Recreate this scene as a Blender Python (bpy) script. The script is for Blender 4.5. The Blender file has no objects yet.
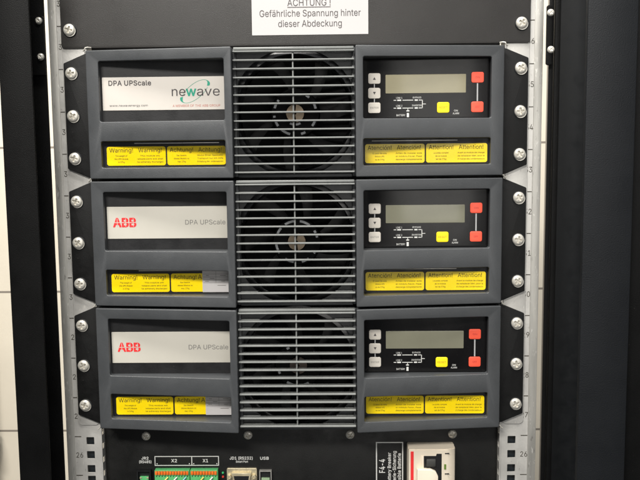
import bpy, bmesh, math, random
from mathutils import Vector, Matrix
random.seed(7)
S = 0.001                      # all sizes below are in millimetres
C = bpy.context.scene.collection
scene = bpy.context.scene
PI = math.pi

# ------------------------------------------------------------------ camera
def cam_matrix(loc, pitch, yaw, roll):
    ca, sa, cb, sb, cc, sc = math.cos(pitch), math.sin(pitch), math.cos(yaw), math.sin(yaw), math.cos(roll), math.sin(roll)
    Rx = Matrix(((1,0,0),(0,ca,-sa),(0,sa,ca))); Rz = Matrix(((cb,-sb,0),(sb,cb,0),(0,0,1))); Ry = Matrix(((cc,0,sc),(0,1,0),(-sc,0,cc)))
    M = Rz @ Rx @ Ry
    r, f, u = M.col[0], M.col[1], M.col[2]
    return Matrix(((r[0],u[0],-f[0],loc[0]*S),(r[1],u[1],-f[1],loc[1]*S),(r[2],u[2],-f[2],loc[2]*S),(0,0,0,1)))
cd = bpy.data.cameras.new('camera'); cam = bpy.data.objects.new('camera', cd); C.objects.link(cam)
cd.sensor_width = 36; cd.sensor_fit = 'HORIZONTAL'; cd.lens = 36*800/640
cd.clip_start = 0.02; cd.clip_end = 50
cam.matrix_world = cam_matrix((41.608,-845.382,67.917), -0.105588, 0.020520, 0.010048)
scene.camera = cam
# ------------------------------------------------------------------ light
w = bpy.data.worlds.new('World'); scene.world = w; w.use_nodes = True
bg = w.node_tree.nodes['Background']; bg.inputs[0].default_value = (0.92,0.96,1.0,1); bg.inputs[1].default_value = 0.11
def area(name, loc, target, sx, sy, power, col):
    l = bpy.data.lights.new(name, 'AREA'); l.shape = 'RECTANGLE'; l.size = sx; l.size_y = sy; l.energy = power; l.color = col
    o = bpy.data.objects.new(name, l); C.objects.link(o); o.location = loc
    o.rotation_euler = (Vector(target)-Vector(loc)).to_track_quat('-Z','Y').to_euler()
    return o
area('room_light', (-0.7,-2.0,1.55), (0,0,0.05), 1.2, 0.35, 80, (1.0,0.965,0.91))
area('ceiling_strip', (-0.25,-0.55,1.75), (0,0,-0.1), 1.6, 0.2, 62, (1.0,0.975,0.93))
area('front_right_fill', (1.5,-2.4,1.3), (0,0,-0.1), 0.9, 0.6, 6, (0.95,0.97,1.0))  # weak frontal fill added from the right, no lamp known there
area('low_front_fill', (0.5,-2.3,0.1), (0,0,-0.15), 1.2, 0.9, 8, (1.0,0.97,0.92))  # added low fill that lifts the shaded lower screws, no real source
area('wall_fill', (-0.1,0.36,1.4), (-0.05,0.8,-0.1), 2.4, 0.3, 36, (1.0,0.98,0.93))  # invented lamp behind the rack, only there to brighten the tiled wall
scene.view_settings.view_transform = 'Standard'; scene.view_settings.look = 'None'
scene.view_settings.exposure = 0.0; scene.view_settings.gamma = 1.0

# ------------------------------------------------------------------ materials
def srgb(r, g, b):
    f = lambda c: (c/255/12.92 if c/255 <= 0.04045 else ((c/255+0.055)/1.055)**2.4)
    return (f(r), f(g), f(b))
def mat(name, col, rough=0.5, metal=0.0, var=0.12, vscale=60, bump=0.0, bscale=900, spec=0.5, stretch=(1,1,1), rvar=0.1, coat=0.0):
    m = bpy.data.materials.new(name); m.use_nodes = True
    nt = m.node_tree; N = nt.nodes; L = nt.links; b = N['Principled BSDF']
    b.inputs['Metallic'].default_value = metal; b.inputs['Specular IOR Level'].default_value = spec
    b.inputs['Coat Weight'].default_value = coat
    tc = N.new('ShaderNodeTexCoord'); mp = N.new('ShaderNodeMapping'); mp.inputs['Scale'].default_value = stretch
    L.new(tc.outputs['Object'], mp.inputs['Vector'])
    n = N.new('ShaderNodeTexNoise'); n.inputs['Scale'].default_value = vscale; n.inputs['Detail'].default_value = 6; n.inputs['Roughness'].default_value = 0.65
    L.new(mp.outputs[0], n.inputs['Vector'])
    r = N.new('ShaderNodeValToRGB'); r.color_ramp.elements[0].position = 0.3; r.color_ramp.elements[1].position = 0.7
    r.color_ramp.elements[0].color = tuple(c*(1-var) for c in col)+(1,); r.color_ramp.elements[1].color = tuple(min(1,c*(1+var)) for c in col)+(1,)
    L.new(n.outputs[0], r.inputs[0]); L.new(r.outputs[0], b.inputs['Base Color'])
    mr = N.new('ShaderNodeMapRange'); mr.inputs['From Min'].default_value = 0.3; mr.inputs['From Max'].default_value = 0.7
    mr.inputs['To Min'].default_value = max(0.02, rough-rvar); mr.inputs['To Max'].default_value = min(1, rough+rvar)
    L.new(n.outputs[0], mr.inputs['Value']); L.new(mr.outputs[0], b.inputs['Roughness'])
    if bump:
        n2 = N.new('ShaderNodeTexNoise'); n2.inputs['Scale'].default_value = bscale; n2.inputs['Detail'].default_value = 3
        L.new(mp.outputs[0], n2.inputs['Vector'])
        bp = N.new('ShaderNodeBump'); bp.inputs['Strength'].default_value = bump; bp.inputs['Distance'].default_value = 0.0004
        L.new(n2.outputs[0], bp.inputs['Height']); L.new(bp.outputs[0], b.inputs['Normal'])
    return m
M = {}
M['bezel'] = mat('grey_moulded_plastic', srgb(65,67,69), 0.42, var=0.10, vscale=25, bump=0.35, bscale=1600)
M['grille'] = mat('lit_grille_plastic', srgb(124,126,124), 0.3, var=0.10, vscale=40)  # bezel plastic with a lighter colour standing for light the slats catch
M['chassis'] = mat('black_chassis', srgb(15,15,17), 0.5, var=0.2, bump=0.2)
M['ear'] = mat('black_powder_coat', srgb(13,13,13), 0.55, var=0.2, vscale=80, bump=0.3, spec=0.3)
M['cover'] = mat('dark_powder_coat', srgb(38,36,34), 0.42, var=0.10, vscale=18, bump=0.5, bscale=1500)
M['lower'] = mat('black_lower_panel', srgb(14,14,13), 0.5, spec=0.4, var=0.15, vscale=50, bump=0.3)
M['post'] = mat('black_cabinet_paint', srgb(12,12,12), 0.5, var=0.15, vscale=20, bump=0.6, bscale=1100, spec=0.12)
M['door'] = mat('slate_door_paint', srgb(20,22,25), 0.55, var=0.12, vscale=14, bump=0.8, bscale=900, spec=0.25)
M['zinc'] = mat('galvanised_steel', srgb(198,196,191), 0.4, metal=0.4, var=0.12, vscale=30, bump=0.25, bscale=500, rvar=0.12)
M['zincdark'] = mat('brushed_galvanised_steel', srgb(176,174,168), 0.4, metal=0.45, var=0.24, vscale=60, bump=0.4, bscale=260, stretch=(1,1,0.12))
M['steel'] = mat('bright_screw_steel', srgb(214,210,200), 0.36, metal=0.45, var=0.06, vscale=200)
M['white'] = mat('warm_white_label', srgb(204,198,190), 0.42, var=0.02, vscale=20)
M['cream_label'] = mat('pale_grey_label', srgb(196,192,181), 0.42, var=0.025, vscale=20)
M['paper'] = mat('white_paper', srgb(190,187,186), 0.7, var=0.02, vscale=20)
M['yellow'] = mat('yellow_sticker', srgb(253,220,2), 0.3, var=0.03, vscale=60)
M['ink'] = mat('black_ink', srgb(40,34,14), 0.6, var=0.05)
M['greyink'] = mat('grey_ink', srgb(72,68,68), 0.6, var=0.05)
M['paleink'] = mat('pale_grey_ink', srgb(122,120,116), 0.6, var=0.05)
M['redink'] = mat('red_ink', srgb(226,48,50), 0.5, var=0.04)
M['redtext'] = mat('dull_red_ink', srgb(186,112,98), 0.6, var=0.05)
M['green'] = mat('teal_green_ink', srgb(28,150,122), 0.55, var=0.04)
M['membrane'] = mat('black_gloss_membrane', srgb(13,12,13), 0.2, var=0.2, vscale=15, spec=0.38, rvar=0.05)
M['lcd'] = mat('olive_display', srgb(150,144,120), 0.14, var=0.10, vscale=14, rvar=0.04)
M['lcd2'] = mat('grey_green_display', srgb(126,125,108), 0.14, var=0.10, vscale=14, rvar=0.04)
M['key_white'] = mat('white_key', srgb(206,200,190), 0.4, var=0.04)
M['key_red'] = mat('coral_red_key', srgb(232,86,62), 0.4, var=0.04)
M['key_yellow'] = mat('yellow_key', srgb(250,226,22), 0.4, var=0.04)
M['silk'] = mat('white_silkscreen', srgb(216,216,212), 0.5, var=0.04)
M['silkgrey'] = mat('grey_silkscreen', srgb(165,165,165), 0.5, var=0.04)
M['fan'] = mat('black_fan_plastic', srgb(5,5,6), 0.6, var=0.15, vscale=60, spec=0.15)
M['fanring'] = mat('charcoal_fan_housing', srgb(34,35,37), 0.3, var=0.2, vscale=60, spec=0.6)
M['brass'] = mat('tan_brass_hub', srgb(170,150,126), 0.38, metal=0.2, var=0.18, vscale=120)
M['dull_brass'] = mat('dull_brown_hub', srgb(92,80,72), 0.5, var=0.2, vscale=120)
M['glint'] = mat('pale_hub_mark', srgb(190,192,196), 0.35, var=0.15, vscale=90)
M['termgreen'] = mat('terminal_green', srgb(96,190,118), 0.42, var=0.12, vscale=80)
M['orange'] = mat('terminal_orange', srgb(250,120,36), 0.42, var=0.08, vscale=90)
M['plated'] = mat('tin_plated_metal', srgb(214,202,170), 0.38, metal=0.5, var=0.16, vscale=150)
M['breaker'] = mat('cream_breaker_plastic', srgb(226,214,194), 0.45, var=0.03, vscale=25)
M['dark'] = mat('dark_slot', srgb(14,17,20), 0.6, var=0.1)
M['hole'] = mat('dark_blue_cage_slot', srgb(20,28,34), 0.5, var=0.1)
M['ledgreen'] = mat('green_led', srgb(70,190,120), 0.3, var=0.02)
M['ledred'] = mat('red_led', srgb(220,70,60), 0.3, var=0.02)
M['pipe'] = mat('grey_pipe_paint', srgb(128,128,124), 0.5, var=0.08)

def wall_mat():
    m = mat('pale_wall_tiles', srgb(212,203,186), 0.45, var=0.05, vscale=5)
    nt = m.node_tree; N = nt.nodes; L = nt.links; b = N['Principled BSDF']
    src = b.inputs['Base Color'].links[0].from_socket
    tc = N.new('ShaderNodeTexCoord'); mp = N.new('ShaderNodeMapping'); mp.inputs['Rotation'].default_value = (PI/2,0,0)
    mp.inputs['Location'].default_value = (0.13, 0.0893, 0)
    L.new(tc.outputs['Object'], mp.inputs['Vector'])
    br = N.new('ShaderNodeTexBrick'); br.offset = 0; br.inputs['Scale'].default_value = 1; br.inputs['Mortar Size'].default_value = 0.0026
    br.inputs['Brick Width'].default_value = 0.3; br.inputs['Row Height'].default_value = 0.3005; br.inputs['Mortar Smooth'].default_value = 0.3
    L.new(mp.outputs[0], br.inputs['Vector'])
    mx = N.new('ShaderNodeMix'); mx.data_type = 'RGBA'
    L.new(br.outputs['Fac'], mx.inputs[0]); L.new(src, mx.inputs[6]); mx.inputs[7].default_value = srgb(130,122,112)+(1,)
    L.new(mx.outputs[2], b.inputs['Base Color'])
    return m
M['wall'] = wall_mat()
def specks(m, col, scale, lo, hi, stretch=(1,1,1), amount=0.6):
    """sparse specks of dust or wear mixed over the base colour"""
    nt = m.node_tree; N = nt.nodes; L = nt.links; b = N['Principled BSDF']
    src = b.inputs['Base Color'].links[0].from_socket
    tc = N.new('ShaderNodeTexCoord'); mp = N.new('ShaderNodeMapping'); mp.inputs['Scale'].default_value = stretch
    L.new(tc.outputs['Object'], mp.inputs['Vector'])
    n = N.new('ShaderNodeTexNoise'); n.inputs['Scale'].default_value = scale; n.inputs['Detail'].default_value = 4; n.inputs['Roughness'].default_value = 0.6
    L.new(mp.outputs[0], n.inputs['Vector'])
    r = N.new('ShaderNodeMapRange'); r.inputs['From Min'].default_value = lo; r.inputs['From Max'].default_value = hi; r.inputs['To Max'].default_value = amount
    L.new(n.outputs[0], r.inputs['Value'])
    mx = N.new('ShaderNodeMix'); mx.data_type = 'RGBA'
    L.new(r.outputs[0], mx.inputs[0]); L.new(src, mx.inputs[6]); mx.inputs[7].default_value = col+(1,)
    L.new(mx.outputs[2], b.inputs['Base Color'])
specks(M['zinc'], srgb(226,222,214), 300, 0.64, 0.72, (1,1,0.35))
specks(M['zinc'], srgb(104,100,94), 190, 0.66, 0.74, (1,1,0.5), 0.5)
specks(M['zincdark'], srgb(222,220,214), 420, 0.62, 0.70, (1,1,0.3), 0.7)
specks(M['zincdark'], srgb(92,90,86), 240, 0.62, 0.72, (1,1,0.3), 0.6)
for k_ in ('bezel','chassis','ear','cover','lower','post','fan','membrane'):
    specks(M[k_], srgb(150,146,138), 520, 0.70, 0.78, amount=0.28)

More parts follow.
